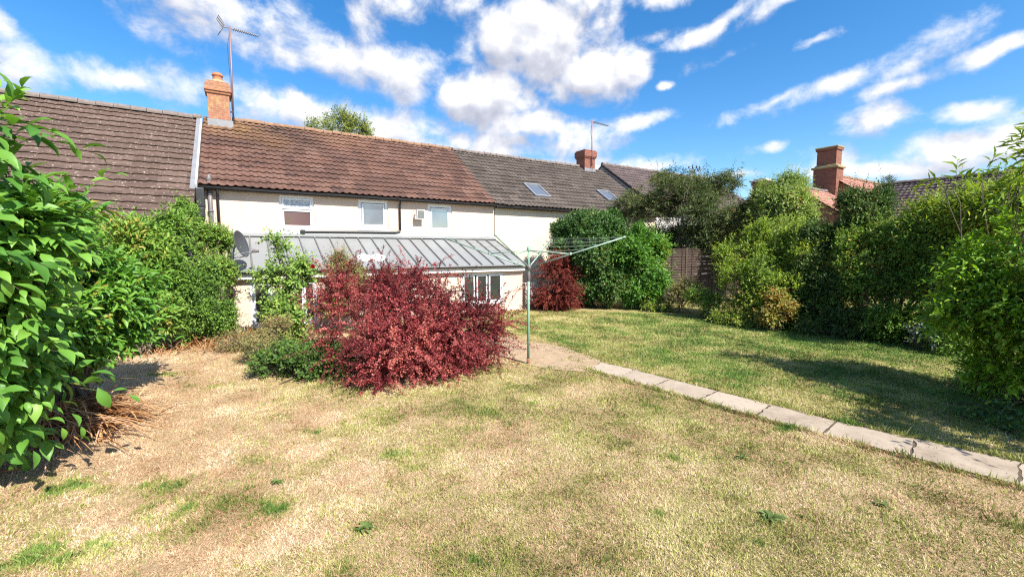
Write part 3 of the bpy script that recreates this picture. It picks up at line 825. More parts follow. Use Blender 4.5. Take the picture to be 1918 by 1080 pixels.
    fb = MB(); fb.box(lx0, lx1, le + .035, le + .06, 1.36, 1.515); fb.build('lean_to_fascia', M['white_paint'], h)
    gutter('lean_to_gutter', lx0 - .05, lx1 + .05, le - .02, 1.53, M['black'], h, .045)
    return h


def left_house():
    h = thing('neighbour_house', 'neighbouring house with long dark brown tiled roof sweeping low, left of chimney', 'house')
    dz = -.14; y0 = 12.0; z0 = EZ + dz - (EY - y0) * SL; rz = RZ + dz + .04
    m = MB()
    pr = [(y0 + .25, -.3), (24., -.3), (24., 2.6), (RY, rz - .25), (y0 + .25, z0 + .02)]
    m.prism([(-14, a, b) for a, b in pr], (12.85, 0, 0)); m.build('wall', M['grey_wall'], h)
    rf = roof_sheet('roof', -14, -1.0, y0, z0, RY, rz, .36, .3, .014, .044, M['roof_brown'], h, 9, profile='flat')
    dk = MB(); slab_under(dk, -14, -1.0, y0 + .02, z0, RY, rz, .012, .09); slab_under(dk, -14, -1.0, 24.5, z0 + .3, RY, rz, 0, .09); dk.build('roof_deck', M['wood_dark_shaded'], rf)
    ridge_tiles('ridge_tiles', -14, -.98, RY, rz + .03, M['ridge_grey'], rf, r=.13, ln=.4, seed=4)
    fl = MB(); L = math.hypot(RY - y0, rz - z0); ny, nz = -(rz - z0) / L, (RY - y0) / L
    a = .35; b = .93
    p0 = (y0 + (RY - y0) * .34, z0 + (rz - z0) * .34); p1 = (y0 + (RY - y0) * .99, z0 + (rz - z0) * .99)
    fl.prism([(-1.11, p0[0] + ny * .05, p0[1] + nz * .05), (-1.11, p1[0] + ny * .05, p1[1] + nz * .05), (-1.11, p1[0] + ny * .062, p1[1] + nz * .062), (-1.11, p0[0] + ny * .062, p0[1] + nz * .062)], (.115, 0, 0))
    fl.build('lead_flashing', M['lead'], rf)
    gutter('gutter', -14, -1.05, y0 - .03, z0 - .04, M['black'], h)


def right_house():
    h = thing('neighbour_house', 'neighbouring house with yellowish cream wall, grey brown roof and two skylights', 'house')
    x0, x1 = 8.29, 17.55; dz = -.03
    m = MB(); wall_sheet(m, x0, x1, -.2, 3.78, WY + .015, [])
    house_shell(m, x0 + .01, x1, WY + .03, 22.4, EZ + dz, RZ, RY); m.build('wall', M['cream_yellow'], h)
    rf = roof_sheet('roof', x0 - .035, x1, EY, EZ + dz, RY, RZ + dz, .335, .2, .028, .044, M['roof_grey'], h, 13)
    dk = MB(); slab_under(dk, x0, x1, EY + .02, EZ + dz, RY, RZ + dz, .012, .09); slab_under(dk, x0, x1, 22.6, EZ, RY, RZ + dz, 0, .09); dk.build('roof_deck', M['wood_dark_shaded'], rf)
    ridge_tiles('ridge_tiles', x0, 15.9, RY, RZ + .0, M['ridge_grey'], rf, seed=6)
    fa = MB(); fa.box(x0, x1, EY + .03, EY + .05, EZ - .14, EZ - .05); fa.box(x0, x1, EY + .05, WY + .01, EZ - .135, EZ - .12); fa.build('fascia', M['black'], h)
    gutter('gutter', x0 + .03, x1, EY - .03, EZ - .07, M['black'], h)
    dp = MB(); dp.tube([(14.3, EY, EZ - .1), (14.3, WY - .05, EZ - .3), (14.3, WY - .05, .1)], .036); dp.build('downpipe', M['black'], h)
    L = math.hypot(1, SL)
    for (a, b, ya, yb) in ((10.53, 11.37, 14.97, 15.93), (14.86, 15.68, 15.10, 15.96)):
        def P(x, y, o): return (x, y - SL / L * o, EZ + dz + (y - EY) * SL + o / L)
        fr = MB(); w = .07; o0, o1 = -.02, .11
        for (p, q, r_, s_) in ((a, a + w, ya, yb), (b - w, b, ya, yb), (a + w, b - w, ya, ya + w), (a + w, b - w, yb - w, yb)):
            low = [P(p, r_, o0), P(q, r_, o0), P(q, s_, o0), P(p, s_, o0)]; hi = [P(p, r_, o1), P(q, r_, o1), P(q, s_, o1), P(p, s_, o1)]
            i = len(fr.v); fr.v += low + hi
            fr.f += [tuple(i + k for k in f) for f in ((3, 2, 1, 0), (4, 5, 6, 7), (0, 1, 5, 4), (1, 2, 6, 5), (2, 3, 7, 6), (3, 0, 4, 7))]
        sk = fr.build('skylight', M['lead'], rf)
        g = MB(); g.quad(P(a + w, ya + w, .075), P(b - w, ya + w, .075), P(b - w, yb - w, .075), P(a + w, yb - w, .075)); g.build('pane', M['glass_light'], rf)
    cx0, cx1, cy0, cy1 = 16.0, 16.75, 18.05, 18.75
    c = MB(); c.box(cx0, cx1, cy0, cy1, 6.1, 7.05); c.box(cx0 - .04, cx1 + .04, cy0 - .04, cy1 + .04, 7.05, 7.12); c.box(cx0 - .075, cx1 + .075, cy0 - .075, cy1 + .075, 7.12, 7.42); c.box(cx0 - .04, cx1 + .04, cy0 - .04, cy1 + .04, 7.42, 7.48)
    c.build('chimney', M['brick_red'], rf, bevel=.008)
    fl = MB(); fl.box(cx0 - .02, cx1 + .03, cy0 - .03, cy0 - .004, 6.1, 6.50); fl.build('lead_flashing', M['lead'], rf)


def end_house():
    h = thing('terraced_house', 'end house of the row with raised grey gable verge beyond the brick chimney', 'house')
    x0, x1 = 17.62, 28.; dz = .30
    m = MB(); house_shell(m, x0, x1, WY, 22.4, EZ + dz, RZ + dz, RY, .05); m.build('wall', M['grey_wall'], h)
    rf = roof_sheet('roof', x0 - .06, x1, EY - .1, EZ + dz - .07, RY, RZ + dz, .335, .2, .028, .044, M['roof_dark'], h, 17)
    dk = MB(); slab_under(dk, x0, x1, EY, EZ + dz, RY, RZ + dz, .012, .09); slab_under(dk, x0, x1, 22.6, EZ + dz, RY, RZ + dz, 0, .09); dk.build('roof_deck', M['wood_dark_shaded'], rf)
    ridge_tiles('ridge_tiles', x0, x1, RY, RZ + dz + .02, M['ridge_grey'], rf, seed=8)
    vb = MB(); vb.prism([(x0 - .1, EY - .1, EZ + dz - .05), (x0 - .1, RY, RZ + dz + .02), (x0 - .1, RY, RZ + dz - .10), (x0 - .1, EY - .1, EZ + dz - .17)], (.05, 0, 0)); vb.build('verge_board', M['black'], rf)


def far_houses():
    h = thing('brick_house', 'distant red brick house with tall stepped chimney stack on its gable', 'house')
    gx, ry, rz = 26.3, 10.55, 5.90; hw, drop = 2.6, 1.9
    m = MB(); m.prism([(gx, ry - hw, -.3), (gx, ry - hw, rz - drop), (gx, ry, rz), (gx, ry + hw, rz - drop), (gx, ry + hw, -.3)], (8, 0, 0)); m.build('wall', M['brick_dark'], h)
    rf = roof_sheet('roof', gx - .08, gx + 8.2, ry - hw - .2, rz - drop - .08, ry, rz + .08, .3, .2, .02, .025, M['roof_pink'], h, 21)
    dk = MB(); slab_under(dk, gx - .08, gx + 8.2, ry + hw + .2, rz - drop - .08, ry, rz + .08, 0, .07); dk.build('roof_deck', M['roof_pink'], rf)
    ridge_tiles('ridge_tiles', gx - .05, gx + 8.2, ry, rz + .1, M['ridge'], rf, seed=3)
    c = MB(); y0, y1 = 10.05, 11.12
    c.box(gx - .42, gx + .35, y0, y1, -.3, 6.25); c.prism([(gx - .42, y0, 6.25), (gx + .35, y0, 6.25), (gx + .35, y1, 6.25), (gx - .42, y1, 6.25)][::-1], (0, 0, .001))
    c.build('chimney_base', M['brick_dark'], h)
    c = MB(); c.box(gx - .52, gx + .45, y0 - .09, y1 + .09, 6.25, 6.36); c.box(gx - .42, gx + .35, y0 + .03, y1 - .03, 6.36, 6.44); c.build('string_course', M['cap'], h, bevel=.03)
    c = MB(); c.box(gx - .34, gx + .29, y0 + .09, y1 - .09, 6.44, 7.18); c.box(gx - .40, gx + .35, y0 + .04, y1 - .04, 7.18, 7.29); c.build('chimney', M['brick_dark'], h, bevel=.01)
    c = MB(); c.box(gx - .43, gx + .38, y0 + .01, y1 - .01, 7.29, 7.37); c.build('chimney_cap', M['cap'], h, bevel=.03)
    # lower wing in front of the gable
    w = MB(); wx0 = 22.9; wy, wz = 10.45, 4.98
    w.prism([(wx0, wy - 3, -.3), (wx0, wy - 3, wz - 2.2), (wx0, wy, wz), (wx0, wy + 2.5, wz - 1.8), (wx0, wy + 2.5, -.3)], (gx - .45 - wx0, 0, 0)); w.build('wing_wall', M['brick_dark'], h)
    wr = roof_sheet('wing_roof', wx0 - .1, gx - .43, wy - 3.2, wz - 2.28, wy, wz + .07, .3, .2, .02, .025, M['roof_pink'], h, 23)
    ridge_tiles('ridge_tiles', wx0 - .1, gx - .43, wy, wz + .08, M['ridge_grey'], wr, seed=5)
    # dark roofed house on the right
    h2 = thing('tiled_house', 'distant house with weathered dark purple tiled roof above the hedge', 'house')
    X = 27.3; z = 5.28
    m = MB(); m.prism([(X - 3, -6, -.3), (X - 3, -6, z - 2.2), (X, -6, z - .1), (X + 3, -6, z - 2.2), (X + 3, -6, -.3)], (0, 14.4, 0)); m.build('wall', M['brick_dark'], h2)
    rf = roof_sheet('roof', -6.2, 8.6, X - 3.2, z - 2.3, X, z, .25, .2, .02, .03, M['roof_dark'], h2, 27, along='y')
    dk = MB(); slab_under(dk, -6.2, 8.6, X + 3.2, z - 2.3, X, z, 0, .08, along='y'); dk.build('roof_deck', M['roof_dark'], rf)
    ridge_tiles('ridge_tiles', -6.2, 8.6, X, z + .02, M['ridge_grey'], rf, along='y', seed=9)
    # house whose small chimney shows over the pale tree
    h3 = thing('slate_house', 'distant house showing only a short capped chimney over a pale tree', 'house')
    m = MB(); m.prism([(23.6, 11.6, -.3), (23.6, 11.6, 3.4), (23.6, 13.3, 4.8), (23.6, 15, 3.4), (23.6, 15, -.3)], (6, 0, 0)); m.build('wall', M['brick_dark'], h3)
    rf = roof_sheet('roof', 23.5, 29.7, 11.3, 3.25, 13.3, 4.9, .3, .2, .02, .025, M['roof_dark'], h3, 29)
    c = MB(); c.box(24.3, 24.95, 12.75, 13.45, 4.4, 5.78); c.box(24.24, 25.01, 12.69, 13.51, 5.62, 5.74); c.build('chimney', M['brick_dark'], h3, bevel=.01)
    c = MB(); c.prism([(24.18, 12.62, 5.78), (25.07, 12.62, 5.78), (25.07, 13.58, 5.78), (24.18, 13.58, 5.78)][::-1], (0, 0, .09)); c.box(24.32, 24.93, 12.76, 13.44, 5.87, 5.96); c.build('chimney_cap', M['stone'], h3, bevel=.03)


cottage(); left_house(); right_house(); end_house(); far_houses()


# ------------------------------------------------------------------ fixtures
def aerial(name, label, base, top, boom_dir, boom_len, n_el, reflector):
    t = thing(name, label, 'tv aerial', base)
    b, p = Vector(base), Vector(top)
    m = MB(); m.tube([(0, 0, -.25), p - b], .028, 8); rel_o = m.build('mast', M['pole'], t, smooth=True)
    d = Vector(boom_dir).normalized(); side = d.cross(Vector((0, 0, 1))).normalized(); q = p - b + Vector((0, 0, -.06))
    m = MB(); m.tube([q - d * .22, q + d * boom_len], .016, 6)
    m.build('boom', M['galv'], t)
    m = MB()
    for k in range(n_el):
        c = q + d * (.12 + (boom_len - .14) * k / (n_el - 1)); w = .20 - .05 * k / n_el
        m.tube([c - side * w * .6 + Vector((0, 0, -.0)), c + side * w * .6], .009, 5); m.tube([c + Vector((0, 0, -.03)), c + Vector((0, 0, .06))], .009, 5)
    m.build('elements', M['galv'], t)
    if reflector:
        m = MB(); c = q - d * .18; up = (Vector((0, 0, 1)) * .85 - d * .5).normalized(); up2 = (Vector((0, 0, 1)) * .85 + d * .5).normalized()
        for s_, u in ((1, up), (-1, up2)):
            for k in range(7): e = c + u * s_ * (.03 + .045 * k); m.tube([e - side * .2, e + side * .2], .009, 5)
            for w in (-.18, 0, .18): m.tube([c + side * w, c + side * w + u * s_ * .31], .009, 5)
        m.build('reflector', M['galv'], t)
    m = MB(); m.tube([q, q + Vector((-.10, 0, -.6)), Vector((-.03, 0, 1.1)), Vector((-.03, .0, .15)), Vector((.05, -.06, -.25)), Vector((-.03, -.05, -.5))], .006, 5); m.build('cable', M['black'], t)
    return t


t = aerial('tv_aerial', 'tall television aerial with grid reflector strapped to the orange brick chimney', (-.06, 18.15, 6.8), (-.01, 18.15, 9.66), (.97, .2, .03), .86, 13, True)
for q in (0, .42):
    br = MB(); br.box(-.09, .02, -.03, .03, q, q + .05); br.build('bracket', M['black'], t)
t = aerial('tv_aerial', 'slim television aerial on the red brick chimney of the neighbouring roof', (16.45, 17.98, 6.85), (16.42, 17.98, 9.04), (.96, .15, .02), 1.45, 15, False)


def dish():
    c = Vector((-.09, 12.02, 2.2)); t = thing('satellite_dish', 'dark grey satellite dish on the left end of the metal lean-to roof', 'satellite dish', c)
    n = Vector((.88, -.36, .25)).normalized()
    m = MB(); prof = [(.0, .0)] + [(.32 * k / 8, .085 * (k / 8) ** 2) for k in range(1, 9)] + [(.325, .083), (.318, .072)] + [(.31 * k / 8, .085 * (k / 8) ** 2 - .012) for k in range(8, -1, -1)]
    m.lathe((0, 0, 0), prof, 28, axis=n); m.build('reflector', M['dish'], t, smooth=True)
    e = n * .36 + Vector((0, 0, -.24))
    m = MB(); m.tube([Vector((.02, 0, -.3)), Vector((.1, -.04, -.28)), e], .011, 6); m.tube([n * .05 + Vector((0, -.2, -.22)), e], .006, 5); m.build('arm', M['galv'], t)
    m = MB(); d = (n * -.9 + Vector((0, 0, .3))).normalized(); m.lathe(e - d * .09, [(0, 0), (.03, .0), (.032, .07), (.045, .08), (.045, .13), (0, .135)], 12, axis=d); m.box(e.x - .03, e.x + .03, e.y - .03, e.y + .03, e.z - .05, e.z + .02); m.build('receiver', M['soil_pipe'], t)
    m = MB(); m.tube([-n * .01, -n * .10 + Vector((0, 0, -.06)), Vector((-.14, .05, -.55)), Vector((-.14, .42, -.6))], .02, 8); m.build('mount', M['galv'], t)


def floodlight():
    c = Vector((5.22, WY - .16, 3.27)); t = thing('floodlight', 'square grey floodlight fixed to cream wall between two upstairs windows', 'floodlight', c)
    m = MB(); m.prism([(-.15, -.07, -.17), (.15, -.07, -.17), (.17, -.10, .16), (-.13, -.10, .16)], (0, .10, .02)); m.build('housing', M['lamp_grey'], t, bevel=.012)
    g = MB(); g.quad((-.12, -.076, -.135), (.12, -.076, -.135), (.135, -.103, .135), (-.10, -.103, .135)); g.build('glass', M['glass_light'], t)
    b = MB(); b.box(-.16, .0, .03, .155, -.10, -.06); b.tube([(-.05, .0, -.02), (-.05, .155, -.05)], .03, 8); b.box(-.17, -.02, -.02, .06, -.16, -.02); b.build('bracket', M['lamp_grey'], t)
    w = MB(); w.tube([(.05, .13, -.15), (.12, .15, -.35), (.22, .155, -.58), (.5, .155, -.65)], .006, 5); w.build('cable', M['lamp_grey'], t)


def airer():
    b = Vector((4.35, 6.37, 0)); t = thing('rotary_airer', 'green rotary washing line standing open on the lawn beside red bush', 'rotary airer', b)
    m = MB(); m.tube([(0, 0, .04), (0, 0, 1.68)], .024, 12); m.build('post', M['airer'], t, smooth=True)
    m = MB(); m.tube([(0, 0, -.05), (0, 0, .10)], .031, 12); m.build('ground_socket', M['rust'], t, smooth=True)
    m = MB(); m.tube([(0, 0, 1.58), (0, 0, 2.10)], .019, 12); m.lathe((0, 0, 2.06), [(.03, 0), (.036, .03), (.03, .07), (0, .09)], 12); m.build('upper_post', M['airer'], t, smooth=True)
    m = MB(); m.lathe((0, 0, 1.52), [(.026, 0), (.034, .01), (.034, .14), (.028, .16)], 14); m.lathe((0, 0, 1.73), [(.03, 0), (.05, .01), (.05, .075), (.03, .09)], 14); m.build('collar', M['soil_pipe'], t, smooth=True)
    dirs = [Vector((math.cos(math.radians(39 + 90 * k)), math.sin(math.radians(39 + 90 * k)), 0)) for k in range(4)]
    Z0, Z1, R = 1.78, 2.29, 1.65
    for d in dirs:
        m = MB(); m.tube([d * .045 + Vector((0, 0, Z0)), d * R + Vector((0, 0, Z1))], .0125, 8); m.lathe(d * R + Vector((0, 0, Z1)) - d * .01, [(.017, 0), (.017, .04), (0, .045)], 8, axis=(d.x, d.y, .3)); a = m.build('arm', M['airer_arm'], t, smooth=True)
        m = MB(); e = d * (R * .46) + Vector((0, 0, Z0 + (Z1 - Z0) * .46)); m.tube([d * .03 + Vector((0, 0, 2.07)), e], .0095, 8); m.lathe(e - Vector((0, 0, .02)), [(.022, 0), (.024, .04), (.02, .045)], 8); m.build('strut', M['airer_arm'], t, smooth=True)
    for f in (.46, .60, .74, .87, .985):
        m = MB()
        for k in range(4):
            a = dirs[k] * R * f + Vector((0, 0, Z0 + (Z1 - Z0) * f + .012)); c = dirs[(k + 1) % 4] * R * f + Vector((0, 0, Z0 + (Z1 - Z0) * f + .012))
            m.tube([a, a.lerp(c, .25) - Vector((0, 0, .025)), a.lerp(c, .5) - Vector((0, 0, .035)), a.lerp(c, .75) - Vector((0, 0, .025)), c], .0015, 4)
        m.build('line', M['line'], t)


def fence():
    f = thing('fence', 'dark brown slatted wooden garden fence between hedge and laurel', 'fence', (13.0, 10.7, 0))
    x = 0
    for k in range(4):
        p = MB(); p.box(x - .05, x + .05, -.05, .05, -.1, 2.13); p.prism([(x - .06, -.06, 2.13), (x + .06, -.06, 2.13), (x + .06, .06, 2.13), (x - .06, .06, 2.13)][::-1], (0, 0, .03)); p.build('post', M['wood_post'], f, bevel=.006)
        if k < 3:
            m = MB(); r = random.Random(k)
            for j in range(20):
                z = .08 + j * .10; m.prism([(x + .055, -.036, z + .018), (x + .055, -.020, z + .014), (x + .055, .014, z + .108), (x + .055, -.002, z + .112)], (1.72, 0, r.uniform(-.01, .01)))
            for q in (.30, .9, 1.5): m.box(x + .05 + q, x + .09 + q, -.045, -.027, .05, 2.07)
            m.box(x + .055, x + 1.775, -.04, .03, 2.075, 2.11)
            m.build('panel', M['wood_dark_shaded'], f)
        x += 1.83


dish(); floodlight(); airer(); fence()
sw = MB(); r = random.Random(2)
for j in range(7):
    xx = 0
    while xx < .5:
        w = r.uniform(.16, .28); sw.box(8.34 + xx + .006, 8.34 + xx + w, 12.42 + r.uniform(-.02, .02), 12.75, j * .13, j * .13 + .12); xx += w
tag(sw.build('stone_wall', M['stone'], bevel=.012), 'short grey stone wall end beside the lean-to corner', 'wall')


# ------------------------------------------------------------------ vegetation
def nrm(a): return a / np.maximum(np.linalg.norm(a, axis=1, keepdims=True), 1e-9)


LEAF2 = (np.array([[0, 0, 0], [.45, -.5, .10], [1, 0, -.08], [.45, .5, .10]]), np.array([[0, 2, 1], [0, 3, 2]]))
LEAF8 = (np.array([[0, 0, 0], [.30, -.43, .09], [.70, -.36, .06], [1, 0, -.14], [.70, .36, .06], [.30, .43, .09], [.30, 0, .0], [.70, 0, -.02]]),
         np.array([[0, 6, 1], [1, 6, 7], [1, 7, 2], [2, 7, 3], [0, 5, 6], [5, 4, 7], [5, 7, 6], [4, 3, 7]]))
LEAFX = (np.array([[0, 0, 0], [.14, -.2, .05], [.32, -.42, .11], [.52, -.5, .11], [.74, -.36, .04], [.9, -.14, -.08], [1, 0, -.2],
                   [.9, .14, -.08], [.74, .36, .04], [.52, .5, .11], [.32, .42, .11], [.14, .2, .05], [.14, 0, .01], [.32, 0, .03], [.52, 0, .03], [.74, 0, -.03], [.9, 0, -.13]]),
         np.array([[0, 12, 1], [1, 12, 13], [1, 13, 2], [2, 13, 14], [2, 14, 3], [3, 14, 15], [3, 15, 4], [4, 15, 16], [4, 16, 5], [5, 16, 6],
                   [0, 11, 12], [11, 13, 12], [11, 10, 13], [10, 14, 13], [10, 9, 14], [9, 15, 14], [9, 8, 15], [8, 16, 15], [8, 7, 16], [7, 6, 16]]))


def leaves(P, A, Nn, L, W, tpl, rnd):
    """P base, A along, Nn wished normal, L length, W width -> verts, tris, attr"""
    tv, tf = tpl; A = nrm(A); S = nrm(np.cross(Nn, A)); Nn = np.cross(A, S)
    k = len(tv)
    V = P[:, None, :] + L[:, None, None] * tv[None, :, 0, None] * A[:, None, :] + W[:, None, None] * tv[None, :, 1, None] * S[:, None, :] + L[:, None, None] * tv[None, :, 2, None] * Nn[:, None, :]
    T = (np.arange(len(P)) * k)[:, None, None] + tf[None]
    return V.reshape(-1, 3), T.reshape(-1, 3), np.repeat(rnd, k)


def sticks(P0, P1, r0, r1, n=3):
    D = nrm(P1 - P0); up = np.where(np.abs(D[:, 2:3]) < .9, np.array([[0, 0, 1.]]), np.array([[1., 0, 0]]))
    A = nrm(np.cross(D, up)); B = np.cross(D, A); N = len(P0)
    V = np.empty((N, 2 * n, 3))
    for j in range(n):
        th = 2 * math.pi * j / n; o = A * math.cos(th) + B * math.sin(th)
        V[:, j] = P0 + o * np.reshape(r0, (-1, 1)); V[:, n + j] = P1 + o * np.reshape(r1, (-1, 1))
    T = []
    for j in range(n):
        k = (j + 1) % n; T += [[j, k, n + k], [j, n + k, n + j]]
    T = (np.arange(N) * 2 * n)[:, None, None] + np.array(T)[None]
    return V.reshape(-1, 3), T.reshape(-1, 3)


def noise3(P, s, seed):
    r = np.random.default_rng(seed); out = 0
    for k in range(7):
        d = r.normal(size=3); d /= np.linalg.norm(d); out = out + np.sin(P @ d * s * r.uniform(.6, 1.8) + r.uniform(0, 6.28))
    return out / 7 ** .5


def shoots(lobes, n, rng, inner=.3, bottom=.04, gap=0.95, gap_s=4., seed=0, up=.4, out=.8, jit=.45, shell=.80, clumps=8, shrink=1.):
    """shoot origins and headings spread over the union of ellipsoid lobes"""
    C0 = np.array([l[:3] for l in lobes]); R0 = np.array([l[3:6] for l in lobes]) * shrink
    if clumps:
        Cs, Rs = [], []
        for c, r in zip(C0, R0):
            for q in range(clumps):
                v = rng.normal(size=3); v /= np.linalg.norm(v); v[2] = v[2] * .9 + .1; f = rng.uniform(.26, .50)
                Cs.append(c + r * v * rng.uniform(.62, .86)); Rs.append(np.maximum(r * f * rng.uniform(.8, 1.2, 3), r.min() * .2))
            Cs.append(c); Rs.append(r * .62)
        C, R = np.array(Cs), np.array(Rs)
    else: C, R = C0, R0
    area = (R[:, 0] * R[:, 1] + R[:, 0] * R[:, 2] + R[:, 1] * R[:, 2]); pick = rng.choice(len(C), n * 2, p=area / area.sum())
    u = nrm(rng.normal(size=(n * 2, 3)))
    t = np.where(rng.random(n * 2) < inner, rng.uniform(.3, shell, n * 2), rng.uniform(shell, 1.0, n * 2))
    PQ = C[pick] + R[pick] * u
    t *= 1 + .08 * noise3(PQ, 3., seed + 3)
    P = C[pick] + R[pick] * u * t[:, None]
    keep = P[:, 2] > bottom
    deep = np.zeros(len(P), bool)
    for c, r in zip(C0, R0): deep |= (np.linalg.norm((P - c) / r, axis=1) < .55)
    keep &= ~deep | (rng.random(len(P)) < .15)
    nz = noise3(P, gap_s, seed)
    keep &= rng.random(len(P)) > gap * np.clip((-.05 - nz) * 2.2, 0, 1)
    P, u, pick = P[keep][:n], u[keep][:n], pick[keep][:n]
    near = np.argmin(np.stack([np.linalg.norm((P - c) / r, axis=1) for c, r in zip(C0, R0)]), axis=0)
    O = nrm(nrm(u / R[pick]) + .7 * nrm((P - C0[near]) / R0[near] ** 2))
    D = nrm(O * out + np.array([[0, 0, up]]) + rng.normal(size=P.shape) * jit)
    return P, D, O


def shoot_leaves(P, D, O, k, slen, leaf, ratio, rng, tpl, droop=.2, spread=.8, flat=.7, t0=.1, lvar=.42, opposite=False, tip=True):
    """k leaves along each shoot -> (mesh arrays, twig sticks)"""
    n = len(P); SLn = slen * rng.uniform(.6, 1.35, n) * np.where(rng.random(n) < .10, 1.8, 1.)
    up0 = np.where(np.abs(D[:, 2:3]) < .95, np.array([[0, 0, 1.]]), np.array([[1., 0, 0]]))
    A = nrm(np.cross(D, up0)); B = np.cross(D, A)
    allV, allT, allR = [], [], []; off = 0; base = rng.random(n); cl = .07 + .13 * noise3(P, 3.0, 5)
    for j in range(k):
        t = t0 + (1 - t0) * j / max(1, k - 1)
        pos = P + D * (SLn * t)[:, None]; pos[:, 2] -= droop * SLn * t * t
        ax = D.copy(); ax[:, 2] -= 2 * droop * t * .8
        th = base * 6.28 + (j * 2.39996 if not opposite else (j % 2) * math.pi + (j // 2) * 1.57) + rng.normal(0, .3, n)
        rad = A * np.cos(th)[:, None] + B * np.sin(th)[:, None]
        s = spread * (1 - .55 * (t > .93) * tip)
        d = nrm(nrm(ax) * (1 - .45 * s) + rad * s + rng.normal(size=P.shape) * .12)
        d[:, 2] -= droop * .5; d = nrm(d)
        nn = nrm(np.array([[0, 0, 1.]]) * flat + O * .35 + SUNV * .45 + rng.normal(size=P.shape) * .35)
        ll = leaf * rng.uniform(1 - lvar, 1 + lvar, n) * (1 - .35 * (t > .9))
        V, T, R = leaves(pos, d, nn, ll, ll * ratio, tpl, np.clip(base * .42 + rng.random(n) * .46 + .12 * (t - .5) + cl, 0, 1))
        allV.append(V); allT.append(T + off); allR.append(R); off += len(V)
    tipP = P + D * SLn[:, None]; tipP[:, 2] -= droop * SLn
    return (np.concatenate(allV), np.concatenate(allT), np.concatenate(allR)), (P, tipP)


SUNV = np.array([list(SUN_DIR)])


def join(parts):
    V, T, R = [], [], []; o = 0
    for v, t, r in parts: V.append(v); T.append(t + o); R.append(r); o += len(v)
    return np.concatenate(V), np.concatenate(T), np.concatenate(R)


def branches(base, targets, rng, r0=.03, r1=.006, segs=5, wob=.08, lift=.35, spread=.05):
    """curved limbs from the base to points inside the crown"""
    P0, P1, A0, A1 = [], [], [], []
    b = np.array(base, float)
    for t in targets:
        t = np.array(t); prev = b + np.append(rng.normal(0, spread, 2), 0)
        L = np.linalg.norm(t - b)
        for s in range(1, segs + 1):
            f = s / segs; p = b + (t - b) * f; p[2] += lift * L * math.sin(f * math.pi) * .3
            p = p + rng.normal(0, wob * L / segs, 3) * (s < segs)
            P0.append(prev); P1.append(p); A0.append(r0 + (r1 - r0) * (s - 1) / segs); A1.append(r0 + (r1 - r0) * f); prev = p
    return sticks(np.array(P0), np.array(P1), np.array(A0), np.array(A1), 5)


def px_lobes(spec):
    """spec rows: (px, py, distance, half-width px, half-height px[, depth ratio]) -> world ellipsoids"""
    out = []
    for q in spec:
        px, py, r, a, b = q[:5]; k = q[5] if len(q) > 5 else 1.
        th = math.atan((px - 959) / F_PX); c = at(px, py, r)
        ra = a * r * math.cos(th) ** 2 / F_PX; rb = b * r * math.cos(th) / F_PX
        out.append((c[0], c[1], c[2], ra * k, ra * k, rb))
    return out


def plant(name, label, cat, lobes, n, k, slen, leaf, ratio, lm, seed, tpl=LEAF2, bark='bark', stems=14, r0=.03, base=None, group=None,
          sh=None, sl=None, extra=None, foliage='foliage', trunk='stems', twig=.003, spread=None, whips=.035):
    rng = np.random.default_rng(seed)
    L = np.array(lobes)
    if base is None: base = (float(np.average(L[:, 0], weights=L[:, 3])), float(np.average(L[:, 1], weights=L[:, 3])), 0)
    root = thing(name, label, cat, base, group)
    off = np.array(base)
    kw = dict(shrink=max(.72, 1 - .42 * slen / float(np.mean(L[:, 3])))); kw.update(sh or {})
    P, D, O = shoots(lobes, n, rng, seed=seed, **kw)
    (V, T, R), (S0, S1) = shoot_leaves(P, D, O, k, slen, leaf, ratio, rng, tpl, **(sl or {}))
    parts = [(V, T, R)]
    wi = np.where((O[:, 2] > .15) & (rng.random(len(P)) < whips))[0]
    if len(wi):
        D2 = nrm(D[wi] * .6 + np.array([[0, 0, .8]]) + rng.normal(size=(len(wi), 3)) * .25)
        w2, (W0, W1) = shoot_leaves(P[wi], D2, O[wi], k * 2, slen * 1.75, leaf * .85, ratio, rng, tpl, **dict(sl or {}, droop=.12))
        parts.append(w2); S0, S1 = np.concatenate([S0, W0]), np.concatenate([S1, W1])
    V, T, R = join(parts)
    np_mesh(foliage, V - off, T, lm, root, {'rnd': R}, smooth=len(tpl[0]) > 4)
    # limbs and twigs
    tg = []
    for i in range(stems):
        l = L[rng.integers(len(L))]; u = rng.normal(size=3); u /= np.linalg.norm(u); p = l[:3] + l[3:6] * u * rng.uniform(.3, .85); p[2] = max(p[2], .12); tg.append(p)
    for l in L: tg.append(l[:3])
    SV, ST = branches(base, tg, rng, r0=r0, spread=spread if spread is not None else (.04 if trunk == 'trunk' else float(np.max(L[:, 3])) * .35))
    j = rng.random(len(S0)) < .5
    TV, TT = sticks(S0[j] - (S1 - S0)[j] * .6, S1[j], np.full(j.sum(), twig * 1.3), np.full(j.sum(), twig * .5))
    np_mesh(trunk, np.concatenate([SV, TV]) - off, np.concatenate([ST, TT + len(SV)]), M[bark], root)
    return root


